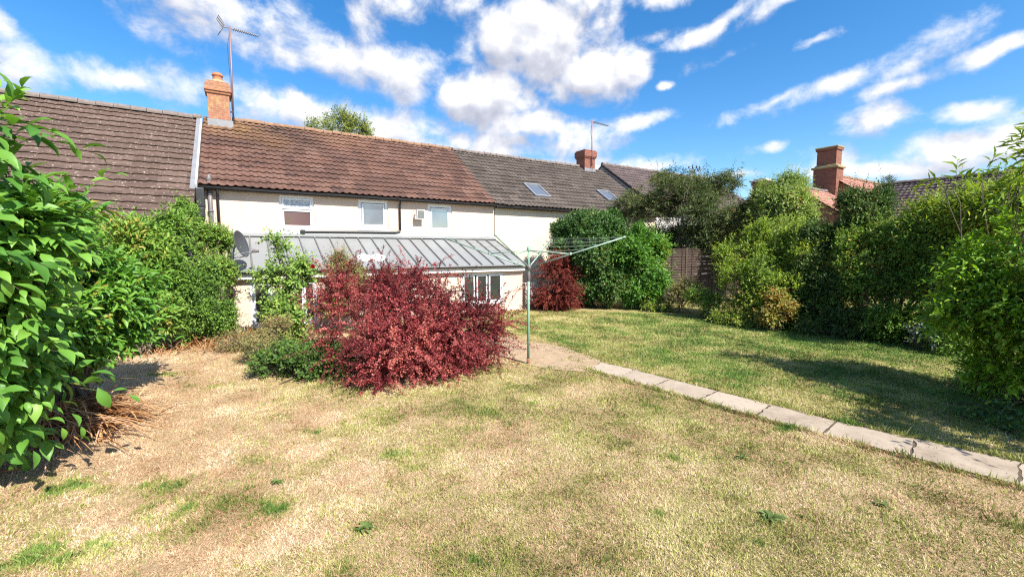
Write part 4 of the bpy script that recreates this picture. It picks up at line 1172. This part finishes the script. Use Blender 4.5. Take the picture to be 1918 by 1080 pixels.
LM = {}
LM['laurel'] = leaf_mat('laurel_leaf', [(0.041, 0.123, 0.017), (0.072, 0.196, 0.023), (0.123, 0.275, 0.032), (0.189, 0.362, 0.043)], .38, .36, .45)
LM['big'] = leaf_mat('large_leaf', [(0.043, 0.131, 0.023), (0.080, 0.210, 0.029), (0.145, 0.312, 0.043), (0.232, 0.406, 0.065)], .40, .38, .45)
LM['privet'] = leaf_mat('privet_leaf', [(0.051, 0.123, 0.022), (0.109, 0.217, 0.032), (0.189, 0.326, 0.046), (0.275, 0.406, 0.072)], .38, .45, .4)
LM['rose'] = leaf_mat('rose_leaf', [(0.087, 0.174, 0.032), (0.174, 0.290, 0.051), (0.290, 0.413, 0.080), (0.392, 0.493, 0.116)], .4, .5, .35)
LM['dry_shrub'] = leaf_mat('yellowing_leaf', [(.12, .13, .04), (.22, .21, .07), (.32, .29, .11), (.28, .19, .10)], .35, .6, .25)
LM['low_dark'] = leaf_mat('low_dark_leaf', [(.025, .065, .014), (.055, .125, .022), (.11, .20, .035), (.25, .32, .06)], .35, .45, .4)
LM['green_low'] = leaf_mat('low_green_leaf', [(0.043, 0.145, 0.026), (0.087, 0.246, 0.041), (0.174, 0.348, 0.058), (0.348, 0.493, 0.087)], .4, .45, .4)
LM['berberis'] = leaf_mat('berberis_leaf', [(.045, .011, .012), (.14, .024, .027), (.29, .048, .050), (.46, .115, .11), (.48, .21, .13)], .34, .5, .25, tint=(1., .5, .5))
LM['berberis2'] = leaf_mat('small_berberis_leaf', [(.07, .018, .014), (.16, .034, .026), (.28, .065, .042), (.36, .13, .07)], .34, .5, .25, tint=(1., .5, .45))
LM['evergreen'] = leaf_mat('evergreen_leaf', [(0.023, 0.061, 0.017), (0.043, 0.109, 0.023), (0.080, 0.167, 0.032), (0.131, 0.239, 0.051)], .25, .42, .4)
LM['bright'] = leaf_mat('bright_laurel_leaf', [(.045, .13, .02), (.085, .21, .03), (.14, .30, .045), (.21, .39, .07)], .42, .38, .45)
LM['buddleja'] = leaf_mat('buddleja_leaf', [(.035, .06, .022), (.07, .105, .035), (.13, .175, .058), (.23, .26, .11)], .28, .55, .35)
LM['spike'] = leaf_mat('spent_flower', [(.025, .016, .013), (.06, .032, .02), (.10, .05, .03)], .1, .9, .1, tint=(1, .8, .6))
LM['ash'] = leaf_mat('pale_ash_leaf', [(0.102, 0.160, 0.043), (0.189, 0.275, 0.065), (0.290, 0.392, 0.102), (0.406, 0.493, 0.160)], .4, .5, .35)
LM['hedge'] = leaf_mat('hedge_leaf', [(0.043, 0.109, 0.017), (0.094, 0.196, 0.026), (0.174, 0.297, 0.041), (0.304, 0.413, 0.065)], .40, .45, .4)
LM['hedge_yellow'] = leaf_mat('yellow_hedge_leaf', [(0.072, 0.145, 0.020), (0.160, 0.261, 0.029), (0.290, 0.392, 0.043), (0.464, 0.522, 0.072)], .42, .45, .35)
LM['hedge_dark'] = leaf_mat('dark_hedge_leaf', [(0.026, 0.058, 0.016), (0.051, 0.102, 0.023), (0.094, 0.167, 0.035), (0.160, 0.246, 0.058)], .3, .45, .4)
LM['near'] = leaf_mat('bright_shrub_leaf', [(0.080, 0.174, 0.014), (0.145, 0.290, 0.019), (0.246, 0.420, 0.029), (0.406, 0.536, 0.043)], .45, .42, .4)
LM['silver'] = leaf_mat('silver_leaf', [(.20, .25, .22), (.33, .39, .36), (.48, .53, .50)], .2, .7, .2, tint=(1, 1, .9))
LM['autumn'] = leaf_mat('yellow_orange_leaf', [(.08, .13, .03), (.15, .19, .04), (.36, .32, .07), (.40, .17, .06)], .35, .5, .3)
LM['poplar'] = leaf_mat('poplar_leaf', [(.10, .15, .03), (.17, .22, .045), (.25, .30, .07), (.33, .36, .10)], .4, .5, .3)
LM['straw'] = leaf_mat('dried_strap_leaf', [(.17, .065, .022), (.33, .15, .055), (.48, .27, .115), (.62, .44, .24)], .25, .7, .2, tint=(1, .8, .5))
LM['conifer'] = leaf_mat('conifer_needle', [(.02, .035, .018), (.04, .06, .03)], .15, .7, .2)

# --- left side of the garden
plant('broadleaf_shrub', 'large leaved bright green shrub reaching over the lawn at left edge', 'shrub',
      px_lobes([(-50, 350, 4.8, 70, 70), (-110, 440, 5.0, 110, 120), (-150, 340, 5.2, 100, 100), (0, 450, 5.3, 70, 60), (-10, 560, 5.3, 70, 80), (-120, 620, 5.4, 110, 120),
                (20, 600, 5.5, 60, 55), (-50, 690, 5.6, 70, 60), (-40, 770, 6.0, 50, 46), (-20, 265, 5.0, 26, 50), (45, 420, 5.4, 34, 26), (-90, 800, 5.8, 50, 34)]),
      1500, 8, .36, .16, .42, LM['big'], 101, LEAFX, stems=20, r0=.016, spread=.3, base=(-2.75, 5.9, 0), sh=dict(inner=.25, gap=.95, gap_s=4, up=.15, bottom=.12, shrink=.9, clumps=6), sl=dict(droop=.18, spread=.62, flat=.9))
plant('cherry_laurel', 'dense glossy laurel bush spilling over dried strap leaves', 'shrub',
      px_lobes([(90, 480, 7.6, 90, 80), (160, 550, 7.8, 75, 75), (80, 580, 7.6, 100, 80), (160, 615, 8.0, 70, 45), (10, 480, 7.8, 100, 100), (20, 650, 7.6, 80, 50), (110, 430, 8.2, 55, 36), (205, 530, 8.2, 45, 48), (215, 605, 8.2, 38, 36), (235, 560, 8.3, 30, 30)]),
      3200, 9, .30, .14, .33, LM['laurel'], 102, LEAF8, stems=24, r0=.03, sh=dict(inner=.25, gap=0.85, gap_s=4, up=.35), sl=dict(droop=.12, spread=.7, flat=.8))
plant('tall_laurel', 'upright laurel bush growing against the low brown roof', 'shrub',
      px_lobes([(225, 470, 11.4, 50, 60), (270, 460, 11.6, 50, 48), (300, 520, 11.4, 45, 70), (240, 560, 11.2, 55, 70), (290, 590, 11.0, 40, 45), (325, 430, 12.0, 24, 30)]),
      2325, 7, .26, .11, .34, LM['privet'], 103, LEAF8, whips=0.08, stems=20, r0=.03, sh=dict(inner=.25, gap=0.75, up=.6), sl=dict(droop=.05, spread=.65))
plant('privet_bush', 'small leaved green bush covering the cottage corner below the black pipe', 'shrub',
      px_lobes([(355, 560, 11.6, 65, 60), (385, 500, 11.9, 52, 55), (340, 490, 11.9, 45, 60), (400, 590, 11.5, 42, 45), (365, 440, 12.3, 38, 40), (410, 450, 12.4, 30, 30), (330, 600, 11.4, 40, 40), (352, 405, 12.8, 18, 30)]),
      8060, 8, .20, .05, .55, LM['privet'], 104, LEAF2, whips=0.08, stems=24, r0=.025, sh=dict(inner=.3, gap=0.90, gap_s=6, up=.45, jit=.6), sl=dict(droop=.12, spread=.85))


def straps(name, label, cat, c, rad, n, length, lm, seed, lean=(0, 0), width=.014, kind=None, flat=.5, part=None):
    rng = np.random.default_rng(seed); seg = 6
    b = np.array(c) + np.stack([rng.normal(0, rad[0], n), rng.normal(0, rad[1], n), np.zeros(n)], 1)
    th = rng.uniform(0, 6.283, n); d = np.stack([np.cos(th) + lean[0], np.sin(th) + lean[1]], 1); L = length * rng.uniform(.5, 1.25, n)
    h = rng.uniform(flat * .5, 1.1, n); w = width * rng.uniform(.6, 1.3, n)
    V = np.empty((n, seg + 1, 2, 3))
    s = np.stack([-d[:, 1], d[:, 0], np.zeros(n)], 1); s = nrm(s)
    for k in range(seg + 1):
        t = k / seg; p = b.copy(); p[:, :2] += d * (L * .75 * t ** 1.2)[:, None]
        p[:, 2] = np.maximum(.012, (b[:, 2] + L * h * (t * 1.25 - 1.15 * t * t * (1.2 - .3 * h))))
        ww = (w * (1 - t ** 2.2) + .001)[:, None]; V[:, k, 0] = p - s * ww; V[:, k, 1] = p + s * ww
    i = (np.arange(n) * (seg + 1) * 2)[:, None]; T = []
    for k in range(seg): a = 2 * k; T += [i + [a, a + 1, a + 3], i + [a, a + 3, a + 2]]
    R = np.repeat(rng.random(n), (seg + 1) * 2)
    if kind == 'stuff':
        o = np_mesh(name, V.reshape(-1, 3), np.concatenate(T), lm, None, {'rnd': R}); tag(o, label, cat, kind='stuff'); return o
    root = thing(name, label, cat, c); np_mesh(part or 'leaves', V.reshape(-1, 3) - np.array(c), np.concatenate(T), lm, root, {'rnd': R})
    return root


straps('dried_montbretia', 'clump of dried straw brown strap leaves under the left shrubs', 'plant', (-1.88, 6.95, 0), (.22, .26), 680, .72, LM['straw'], 201, lean=(.45, -.35), width=.011)
straps('dry_stalks', 'flattened dead stalks and hay along the bed edge', 'dead stalks', (-.75, 11.6, 0), (.65, .45), 600, .55, LM['straw'], 202, width=.008, kind='stuff', flat=.15)
straps('dry_grass', 'bleached long dry grass in front of the lean-to wall', 'dry grass', (.3, 11.4, 0), (.7, .5), 700, .5, LM['straw'], 203, width=.008, kind='stuff', flat=.4)

# --- the bed in front of the lean-to
rose = plant('climbing_rose', 'leggy light green climbing rose in front of the lean-to window', 'rose',
      px_lobes([(560, 520, 10.9, 34, 36), (590, 490, 11.1, 30, 24), (545, 580, 10.8, 50, 45), (500, 515, 10.9, 20, 24), (525, 470, 11.0, 11, 22), (515, 450, 11.0, 9, 12), (600, 560, 10.9, 40, 50), (530, 600, 10.6, 45, 30)]),
      1395, 8, .28, .075, .62, LM['rose'], 105, LEAF2, stems=18, r0=.016, sh=dict(inner=.3, gap=1.00, up=.35, jit=.7), sl=dict(droop=.15, spread=.85, flat=.7))
m = MB(); c = at(585, 500, 10.65) - np.array(rose.location)
for k in range(3): m.lathe(c, [(0, 0), (.03 - .008 * k, .01), (.05 - .012 * k, .03 + .008 * k), (.045 - .012 * k, .055 + .006 * k)], 9, axis=(.1, -.9, .4))
m.build('flower', simple('red_petal', (.55, .02, .02), .6, var=.2), rose)
plant('yellowing_shrub', 'pale yellowing shrub rising behind the red bush', 'shrub',
      px_lobes([(650, 520, 11.3, 40, 34), (690, 520, 11.3, 34, 30), (635, 500, 11.4, 26, 20), (715, 530, 11.2, 26, 24), (660, 560, 11.2, 60, 40)]),
      2015, 7, .24, .05, .42, LM['dry_shrub'], 106, LEAF2, whips=0.12, stems=16, r0=.014, sh=dict(inner=.3, gap=1.00, up=.8, jit=.6), sl=dict(droop=.05))
plant('green_ground_shrub', 'low mounded green shrub tucked against the red bush', 'shrub',
      px_lobes([(565, 682, 7.9, 75, 34), (515, 688, 8.0, 42, 28), (625, 695, 7.6, 55, 36), (545, 662, 8.2, 60, 20), (605, 668, 8.0, 60, 26)]),
      4030, 7, .12, .045, .60, LM['low_dark'], 107, LEAF2, whips=0.08, stems=16, r0=.012, sh=dict(inner=.2, gap=0.75, gap_s=7, up=.6), sl=dict(droop=.1))
plant('bramble_patch', 'thin straggly yellow green plants at the bed edge', 'plants',
      px_lobes([(480, 660, 9.0, 40, 28), (440, 640, 10.4, 50, 24), (520, 625, 9.6, 45, 26)]),
      1085, 6, .16, .035, .45, LM['dry_shrub'], 108, LEAF2, stems=14, r0=.008, sh=dict(inner=.3, gap=1.00, up=.7), sl=dict(droop=.1))


def berberis(name, label, base, lobes, lm, seed, n_canes, per, leaf, r, reach):
    """arching canes clothed in tiny leaves, spreading from the crown in horizontal sprays"""
    rng = np.random.default_rng(seed); root = thing(name, label, 'shrub', base); off = np.array(base, float)
    P, D, O = shoots(lobes, n_canes, rng, inner=.15, gap=.8, gap_s=4.2, seed=seed, up=.12, out=.9, jit=.5, bottom=.08, shell=.62, clumps=8, shrink=.93)
    D[:, 2] *= .55; D = nrm(D)
    tip_ = (O[:, 2] > .35) & (rng.random(len(P)) < .22); D[tip_] = nrm(D[tip_] * .5 + np.array([[0, 0, 1.]]))
    parts = []; S0, S1 = [], []; cane = np.clip(rng.random(len(P)) * .56 + .12 * noise3(P, 3.2, seed + 9), 0, .66)
    n = len(P); L = reach * rng.uniform(.5, 1.5, n) * (1 + .35 * tip_); segs = per; prev = P.copy()
    for j in range(segs):
        t = (j + .5) / segs
        pos = P + D * (L * t)[:, None]; pos[:, 2] += L * (.10 * t - .30 * t * t)
        S0.append(prev); S1.append(pos); prev = pos.copy()
        for q in range(4):
            pp = pos + rng.normal(0, .014, pos.shape)
            d = nrm(rng.normal(size=pos.shape) + np.array([[0, 0, .45]]) + D * .4)
            nn = nrm(np.array([[0, 0, 1.]]) + O * .4 + rng.normal(size=pos.shape) * .5)
            ll = leaf * rng.uniform(.65, 1.3, n)
            # young tips are brighter
            parts.append(leaves(pp, d, nn, ll, ll * .62, LEAF2, np.clip(cane + rng.random(n) * .26 + .28 * t * rng.random(n) - .02, 0, 1)))
    V, T, R = join(parts); np_mesh('foliage', V - off, T, lm, root, {'rnd': R})
    SV, ST = sticks(np.concatenate(S0), np.concatenate(S1), np.full(n * segs, .0028), np.full(n * segs, .0022))
    La = np.array(lobes); tg = []
    for i in range(46):
        l = La[rng.integers(len(La))]; u = rng.normal(size=3); u /= np.linalg.norm(u); p = l[:3] + l[3:6] * u * rng.uniform(.4, .95); p[2] = max(p[2], .2); tg.append(p)
    BV, BT = branches(base, tg, rng, r0=.014, r1=.004, lift=.5)
    np_mesh('stems', np.concatenate([SV, BV]) - off, np.concatenate([ST, BT + len(SV)]), M['stem_red'], root)
    return root


berberis('barberry_bush', 'wide crimson leaved bush with arching sprays in the middle of the lawn', (2.55, 7.6, 0),
         px_lobes([(690, 575, 8.3, 80, 48), (760, 600, 7.6, 85, 75), (820, 572, 8.0, 65, 44), (860, 610, 7.6, 75, 62), (905, 600, 8.0, 45, 45), (690, 640, 7.4, 75, 52), (640, 570, 8.4, 45, 32), (655, 610, 7.9, 60, 46), (650, 655, 7.5, 48, 36), (740, 650, 7.2, 70, 46), (800, 650, 7.2, 75, 50),
                   (760, 545, 8.5, 60, 24), (820, 520, 8.6, 12, 28), (768, 518, 8.6, 12, 24), (690, 530, 8.7, 34, 14), (915, 640, 7.5, 36, 32), (720, 700, 6.9, 50, 28), (775, 695, 6.85, 50, 32), (640, 525, 8.7, 24, 12), (840, 680, 7.0, 40, 28)]),
         LM['berberis'], 301, 2700, 17, .032, None, .46)
berberis('barberry_bush', 'small dark red bush between the stone wall and rounded evergreen', (9.15, 12.0, 0),
         px_lobes([(1040, 545, 15.0, 34, 32), (1030, 515, 15.1, 28, 26), (1055, 510, 15.1, 20, 22), (1062, 550, 14.9, 20, 24), (1030, 565, 15.0, 28, 14)]),
         LM['berberis2'], 302, 900, 14, .042, None, .42)

# --- evergreens by the neighbour's wall
plant('rounded_evergreen', 'big dome of dark small leaved evergreen against the yellowish wall', 'shrub',
      px_lobes([(1105, 490, 16.2, 72, 80), (1120, 430, 16.4, 55, 40), (1070, 470, 16.3, 45, 55), (1085, 540, 16.0, 45, 40), (1140, 530, 15.9, 45, 50), (1095, 420, 16.5, 32, 30), (1150, 465, 16.2, 36, 44)]),
      15810, 8, .20, .085, .5, LM['evergreen'], 109, LEAF2, stems=14, r0=.05, sh=dict(inner=.2, gap=0.50, gap_s=5, up=.4), sl=dict(droop=.05, spread=.8))
plant('bright_laurel', 'bright glossy green laurel beside the dark dome and fence', 'shrub',
      px_lobes([(1195, 490, 16.0, 46, 60), (1180, 445, 16.2, 30, 30), (1215, 530, 15.8, 34, 40), (1200, 550, 15.6, 34, 26), (1225, 480, 16.1, 22, 34)]),
      4650, 7, .26, .14, .32, LM['bright'], 110, LEAF2, whips=0.05, stems=12, r0=.04, sh=dict(inner=.2, gap=0.75, up=.55), sl=dict(droop=.08, spread=.7))


def buddleja(name, label, lobes, n, seed, k=9, slen=.42, leaf=.13, spikes=170, lm='buddleja', sp_len=.26, bark='bark_pale', stems=26, r0=.03):
    root = plant(name, label, 'shrub', lobes, n, k, slen, leaf, .2, LM[lm], seed, LEAF2, bark=bark, stems=stems, r0=r0, sh=dict(inner=.35, gap=0.95, gap_s=2.6, up=.6, jit=.6), sl=dict(droop=.28, spread=.75, flat=.5))
    if not spikes: return root
    rng = np.random.default_rng(seed + 1); off = np.array(root.location)
    P, D, O = shoots(lobes, spikes, rng, inner=0., gap=0., up=.8, out=.7, jit=.3, seed=seed)
    k = O[:, 2] > -.1; P, D = P[k], D[k]
    P = P + D * slen * .6; parts = []; S0, S1 = [], []; prev = P
    L = sp_len * rng.uniform(.6, 1.4, len(P))
    for j in range(14):
        t = j / 13; pos = P + D * (L * t)[:, None]; pos[:, 2] -= L * .55 * t * t
        S0.append(prev); S1.append(pos); prev = pos
        for q in range(4):
            d = nrm(rng.normal(size=pos.shape) + D * .4); ll = np.full(len(P), .045 * (1.15 - t))
            parts.append(leaves(pos, d, nrm(rng.normal(size=pos.shape)), ll, ll * .8, LEAF2, rng.random(len(P))))
    V, T, R = join(parts); np_mesh('flower_spikes', V - off, T, LM['spike'], root, {'rnd': R})
    SV, ST = sticks(np.concatenate(S0), np.concatenate(S1), np.full(len(P) * 14, .006), np.full(len(P) * 14, .005)); np_mesh('flower_stems', SV - off, ST, M['bark'], root)
    return root


buddleja('butterfly_bush', 'tall dull green butterfly bush with brown spent flower spikes behind the fence',
         px_lobes([(1290, 400, 19.9, 80, 60), (1230, 400, 20.1, 50, 50), (1350, 400, 20.1, 60, 55), (1260, 350, 20.3, 40, 30), (1290, 345, 20.5, 30, 24), (1350, 355, 20.3, 45, 26), (1290, 455, 20.3, 80, 34), (1365, 455, 20.3, 60, 36), (1230, 460, 20.0, 40, 36), (1200, 430, 19.9, 40, 50), (1400, 420, 19.9, 40, 50), (1180, 385, 20.3, 26, 18)]),
         9000, 401)
plant('ash_tree', 'pale green feathery young tree rising between butterfly bush and brick house', 'tree',
      px_lobes([(1470, 400, 19.0, 55, 50), (1440, 380, 19.2, 40, 30), (1480, 355, 19.4, 26, 20), (1500, 400, 19.2, 30, 36), (1425, 420, 18.8, 45, 40), (1480, 345, 19.4, 9, 18), (1465, 450, 18.6, 70, 40)]),
      6510, 9, .36, .095, .34, LM['ash'], 111, LEAF2, whips=0.08, bark='bark_pale', stems=16, r0=.05, foliage='crown', trunk='trunk', sh=dict(inner=.3, gap=0.90, gap_s=3, up=.5), sl=dict(droop=.2, spread=.8, opposite=True))
# --- hedge along the right hand border, one bush after another
H = 'bushes of the right hand border'
plant('hedge_bush', 'yellow green topped bush beside the fence in the border', 'bush',
      px_lobes([(1395, 485, 14.8, 55, 46), (1420, 440, 15.0, 26, 26), (1450, 465, 14.8, 50, 38), (1480, 425, 15.0, 24, 24), (1380, 530, 14.2, 55, 50), (1440, 530, 14.0, 65, 50), (1500, 450, 14.8, 50, 36), (1360, 500, 14.6, 24, 30), (1420, 570, 13.6, 55, 34), (1390, 592, 13.9, 50, 24), (1465, 592, 13.6, 50, 28), (1500, 500, 14.2, 50, 50), (1490, 560, 13.8, 50, 50), (1360, 560, 14.2, 40, 40)]),
      10075, 8, .24, .06, .5, LM['hedge_yellow'], 112, LEAF2, whips=0.09, stems=20, r0=.03, group=H, sh=dict(inner=.25, gap=0.85, gap_s=4, up=.6), sl=dict(droop=.15, spread=.8))
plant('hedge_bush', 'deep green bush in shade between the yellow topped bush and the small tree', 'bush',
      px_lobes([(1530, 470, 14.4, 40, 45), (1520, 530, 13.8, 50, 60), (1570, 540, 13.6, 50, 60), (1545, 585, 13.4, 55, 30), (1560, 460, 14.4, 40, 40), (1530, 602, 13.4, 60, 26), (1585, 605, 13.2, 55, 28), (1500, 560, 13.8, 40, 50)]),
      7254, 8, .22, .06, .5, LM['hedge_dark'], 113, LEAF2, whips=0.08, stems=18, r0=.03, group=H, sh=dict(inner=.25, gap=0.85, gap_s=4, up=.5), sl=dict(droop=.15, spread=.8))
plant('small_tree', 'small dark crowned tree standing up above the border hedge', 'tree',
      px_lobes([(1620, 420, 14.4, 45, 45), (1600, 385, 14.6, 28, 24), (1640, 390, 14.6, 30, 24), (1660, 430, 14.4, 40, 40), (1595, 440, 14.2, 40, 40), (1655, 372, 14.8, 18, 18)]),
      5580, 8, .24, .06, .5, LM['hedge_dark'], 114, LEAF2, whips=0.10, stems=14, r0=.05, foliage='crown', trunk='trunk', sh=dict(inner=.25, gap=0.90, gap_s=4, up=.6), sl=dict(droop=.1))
plant('hedge_bush', 'broad mid green border bush with sunlit leafy top and black shade beneath', 'bush',
      px_lobes([(1640, 490, 13.6, 60, 50), (1700, 480, 13.4, 60, 55), (1620, 550, 13.2, 60, 60), (1690, 560, 13.0, 70, 70), (1750, 540, 12.8, 60, 80), (1740, 460, 13.2, 55, 45), (1650, 605, 13.0, 70, 40), (1760, 610, 12.6, 55, 45), (1620, 612, 13.0, 60, 28), (1695, 625, 12.8, 60, 30), (1775, 640, 12.3, 55, 32), (1600, 500, 13.8, 50, 60), (1650, 450, 13.8, 50, 40), (1590, 580, 13.3, 50, 40), (1800, 480, 12.8, 60, 60)]),
      12493, 8, .24, .065, .5, LM['hedge'], 115, LEAF2, whips=0.09, stems=22, r0=.03, group=H, sh=dict(inner=.2, gap=0.85, gap_s=4, up=.6), sl=dict(droop=.18, spread=.8))
plant('hedge_bush', 'rear yellowish bush rising over the hedge below the dark purple roof', 'bush',
      px_lobes([(1735, 425, 13.6, 45, 30), (1755, 392, 13.7, 18, 22), (1800, 415, 13.2, 40, 34), (1815, 385, 13.2, 20, 24), (1860, 405, 12.6, 46, 38), (1690, 435, 13.8, 34, 26), (1885, 368, 12.4, 22, 26), (1790, 450, 13.0, 60, 40), (1920, 390, 12.0, 70, 40)]),
      6696, 8, .30, .085, .36, LM['hedge_yellow'], 116, LEAF2, whips=0.12, stems=22, r0=.03, group=H, sh=dict(inner=.25, gap=0.90, gap_s=4, up=.5), sl=dict(droop=.28, spread=.8))
plant('leafy_shrub', 'nearest lime green leafy shrub leaning over the shaded lawn at right edge', 'shrub',
      [(8.75, 1.05, 1.75, .75, .75, .75), (8.5, 1.45, 1.25, .52, .52, .5), (8.9, 1.3, 2.1, .65, .65, .45), (8.35, .85, 1.15, .5, .5, .45), (9.2, .4, 2.0, .9, .9, .8), (8.6, .2, 1.5, .8, .8, .7),
       (8.5, -.5, 2.0, .9, .9, .9), (8.0, -1.3, 1.8, .9, .9, .9), (7.5, -.7, 1.5, .5, .5, .6), (7.7, -.25, 1.7, .5, .5, .6), (7.2, -.6, 2.0, .5, .5, .5), (9.0, .9, .7, .6, .6, .5), (8.75, 1.25, .45, .4, .4, .35), (9.4, -.2, 3.0, .7, .7, .5), (8.3, -.2, 2.6, .6, .6, .5)],
      7130, 8, .26, .08, .50, LM['near'], 117, LEAF8, whips=0.05, stems=22, r0=.016, base=(9.2, -.5, 0), spread=.5, sh=dict(inner=.2, gap=0.95, gap_s=3.4, up=.35, bottom=.1), sl=dict(droop=.22, spread=.8))
buddleja('butterfly_bush', 'lanky butterfly bush with long drooping leaves at top right above lime shrub',
         px_lobes([(1925, 290, 9.2, 14, 20), (1912, 325, 9.4, 16, 14), (1960, 300, 9.0, 40, 50), (1940, 245, 9.0, 12, 12), (1840, 335, 10.0, 16, 6), (1895, 350, 9.6, 26, 12), (1780, 345, 10.4, 16, 6)]),
         45, 402, k=9, slen=.5, leaf=.17, spikes=0, lm='hedge_yellow', bark='bark', stems=3, r0=.008)

# --- low planting along the borders
LOW = 'low plants along the right border'
for spec, lab, mk, n, lf, sd in [
        ([(1285, 545, 15.2, 32, 26), (1265, 558, 15.0, 26, 20)], 'olive tinted low shrub right below the fence', 'dry_shrub', 900, .05, 121),
        ([(1310, 560, 14.4, 30, 26), (1340, 575, 14.0, 28, 20)], 'dull green low shrub in front of the fence corner', 'hedge', 800, .05, 122),
        ([(1450, 568, 13.0, 26, 24), (1435, 592, 12.8, 30, 14), (1470, 585, 12.8, 20, 16)], 'low shrub with yellow and orange autumn leaves at the shaded hedge foot', 'autumn', 600, .08, 123),
        ([(1240, 570, 15.2, 26, 16), (1215, 575, 15.2, 20, 10)], 'grassy yellow green plants at the foot of the bright laurel', 'hedge_yellow', 400, .05, 124),
        ([(1360, 595, 13.4, 30, 14), (1395, 602, 13.0, 30, 14)], 'sprawling weeds at the lawn edge beneath the yellow topped bush', 'hedge_yellow', 450, .05, 125),
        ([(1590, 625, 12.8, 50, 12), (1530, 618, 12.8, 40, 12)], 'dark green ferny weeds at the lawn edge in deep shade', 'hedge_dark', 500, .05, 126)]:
    plant('border_plant', lab, 'plant', px_lobes(spec), n, 6, .2, lf, .5, LM[mk], sd, LEAF2, stems=10, r0=.01, group=LOW, sh=dict(inner=.3, gap=0.85, up=.7), sl=dict(droop=.15))
plant('silver_ragwort', 'silvery white leaved small plant at the dark hedge foot', 'plant',
      px_lobes([(1722, 628, 12.3, 24, 20), (1738, 636, 12.2, 16, 12), (1708, 640, 12.3, 12, 12)]), 420, 6, .16, .07, .4, LM['silver'], 127, LEAF2, stems=10, r0=.01, sh=dict(inner=.3, up=.8), sl=dict(droop=.15))
c = (9.0, .4)
plant('ivy_ground_cover', 'dark ivy and fallen leaves creeping to the path under lime shrub', 'ground cover',
      [(9.0, .7, .0, 1.3, 1.0, .16), (8.0, .9, .0, .9, .6, .10), (10.0, 1.0, .0, 1.2, 1.2, .2), (7.2, .6, .0, .6, .4, .06)], 2600, 4, .1, .05, .7, LM['evergreen'], 128, LEAF2, stems=8, r0=.006,
      sh=dict(inner=.3, up=.8, bottom=.0), sl=dict(flat=1.2))

# --- trees behind the houses
plant('poplar_tree', 'light green treetop showing over the red brown roof ridge', 'tree',
      px_lobes([(605, 245, 27.5, 22, 16), (635, 240, 27.5, 26, 26), (665, 250, 27.5, 24, 20), (650, 225, 27.5, 12, 14), (590, 245, 27.5, 12, 12), (640, 280, 27.5, 60, 30)]),
      2325, 9, .5, .10, .6, LM['poplar'], 129, LEAF2, stems=14, r0=.12, foliage='crown', trunk='trunk', sh=dict(inner=.3, gap=.5, gap_s=2.5, up=.7, shrink=1.), sl=dict(droop=.15))
plant('conifer_tree', 'tiny dark conifer tip beside the dark purple roof', 'tree',
      px_lobes([(1667, 352, 33, 13, 8), (1666, 343, 33, 8, 8), (1664, 337, 33, 3, 7), (1667, 375, 33, 20, 22)]), 600, 6, .3, .10, .25, LM['conifer'], 130, LEAF2, stems=4, r0=.1, foliage='crown', trunk='trunk')


# --- weeds in the lawn
def weeds():
    lm = leaf_mat('weed_leaf', [(.06, .10, .028), (.11, .16, .04), (.18, .23, .07)], .2, .45, .4)
    for i, (p, s, lab) in enumerate([((1445, 967), .085, 'biggest dandelion rosette in the dry grass at lower right'), ((1388, 856), .05, 'dandelion rosette near the middle of the path'),
                                     ((682, 990), .06, 'small dark green weed in the dry grass at lower middle'), ((1652, 945), .05, 'small weed in dry grass at far lower right'), ((520, 905), .05, 'tiny weed beside the round green grass patch')]):
        g = ground_at(*p); rng = np.random.default_rng(500 + i); n = 22
        th = rng.uniform(0, 6.28, n); d = np.stack([np.cos(th), np.sin(th), rng.uniform(.05, .4, n)], 1); P = np.zeros((n, 3)); P[:, 2] = .012; P[:, :2] += rng.normal(0, s * .15, (n, 2))
        ll = s * rng.uniform(.7, 1.3, n); V, T, R = leaves(P, d, np.tile([[0, 0, 1.]], (n, 1)), ll, ll * .45, LEAF8, rng.random(n))
        o = np_mesh('weed', V, T, lm, None, {'rnd': R}); o.location = (g[0], g[1], float(ground_z(np.array([g[0]]), np.array([g[1]]))[0])); tag(o, lab, 'weed', 'weeds in the lawn')
    g = ground_at(10, 886); m = MB(); m.prism([(-.10, -.02, .02), (.09, -.03, .02), (.11, .01, .02), (-.08, .025, .02)], (0, 0, .018)); o = m.build('bark_piece', M['rust'], bevel=.005); o.location = (g[0], g[1], 0); tag(o, 'reddish piece of bark lying on dry grass at left edge', 'bark')


weeds()
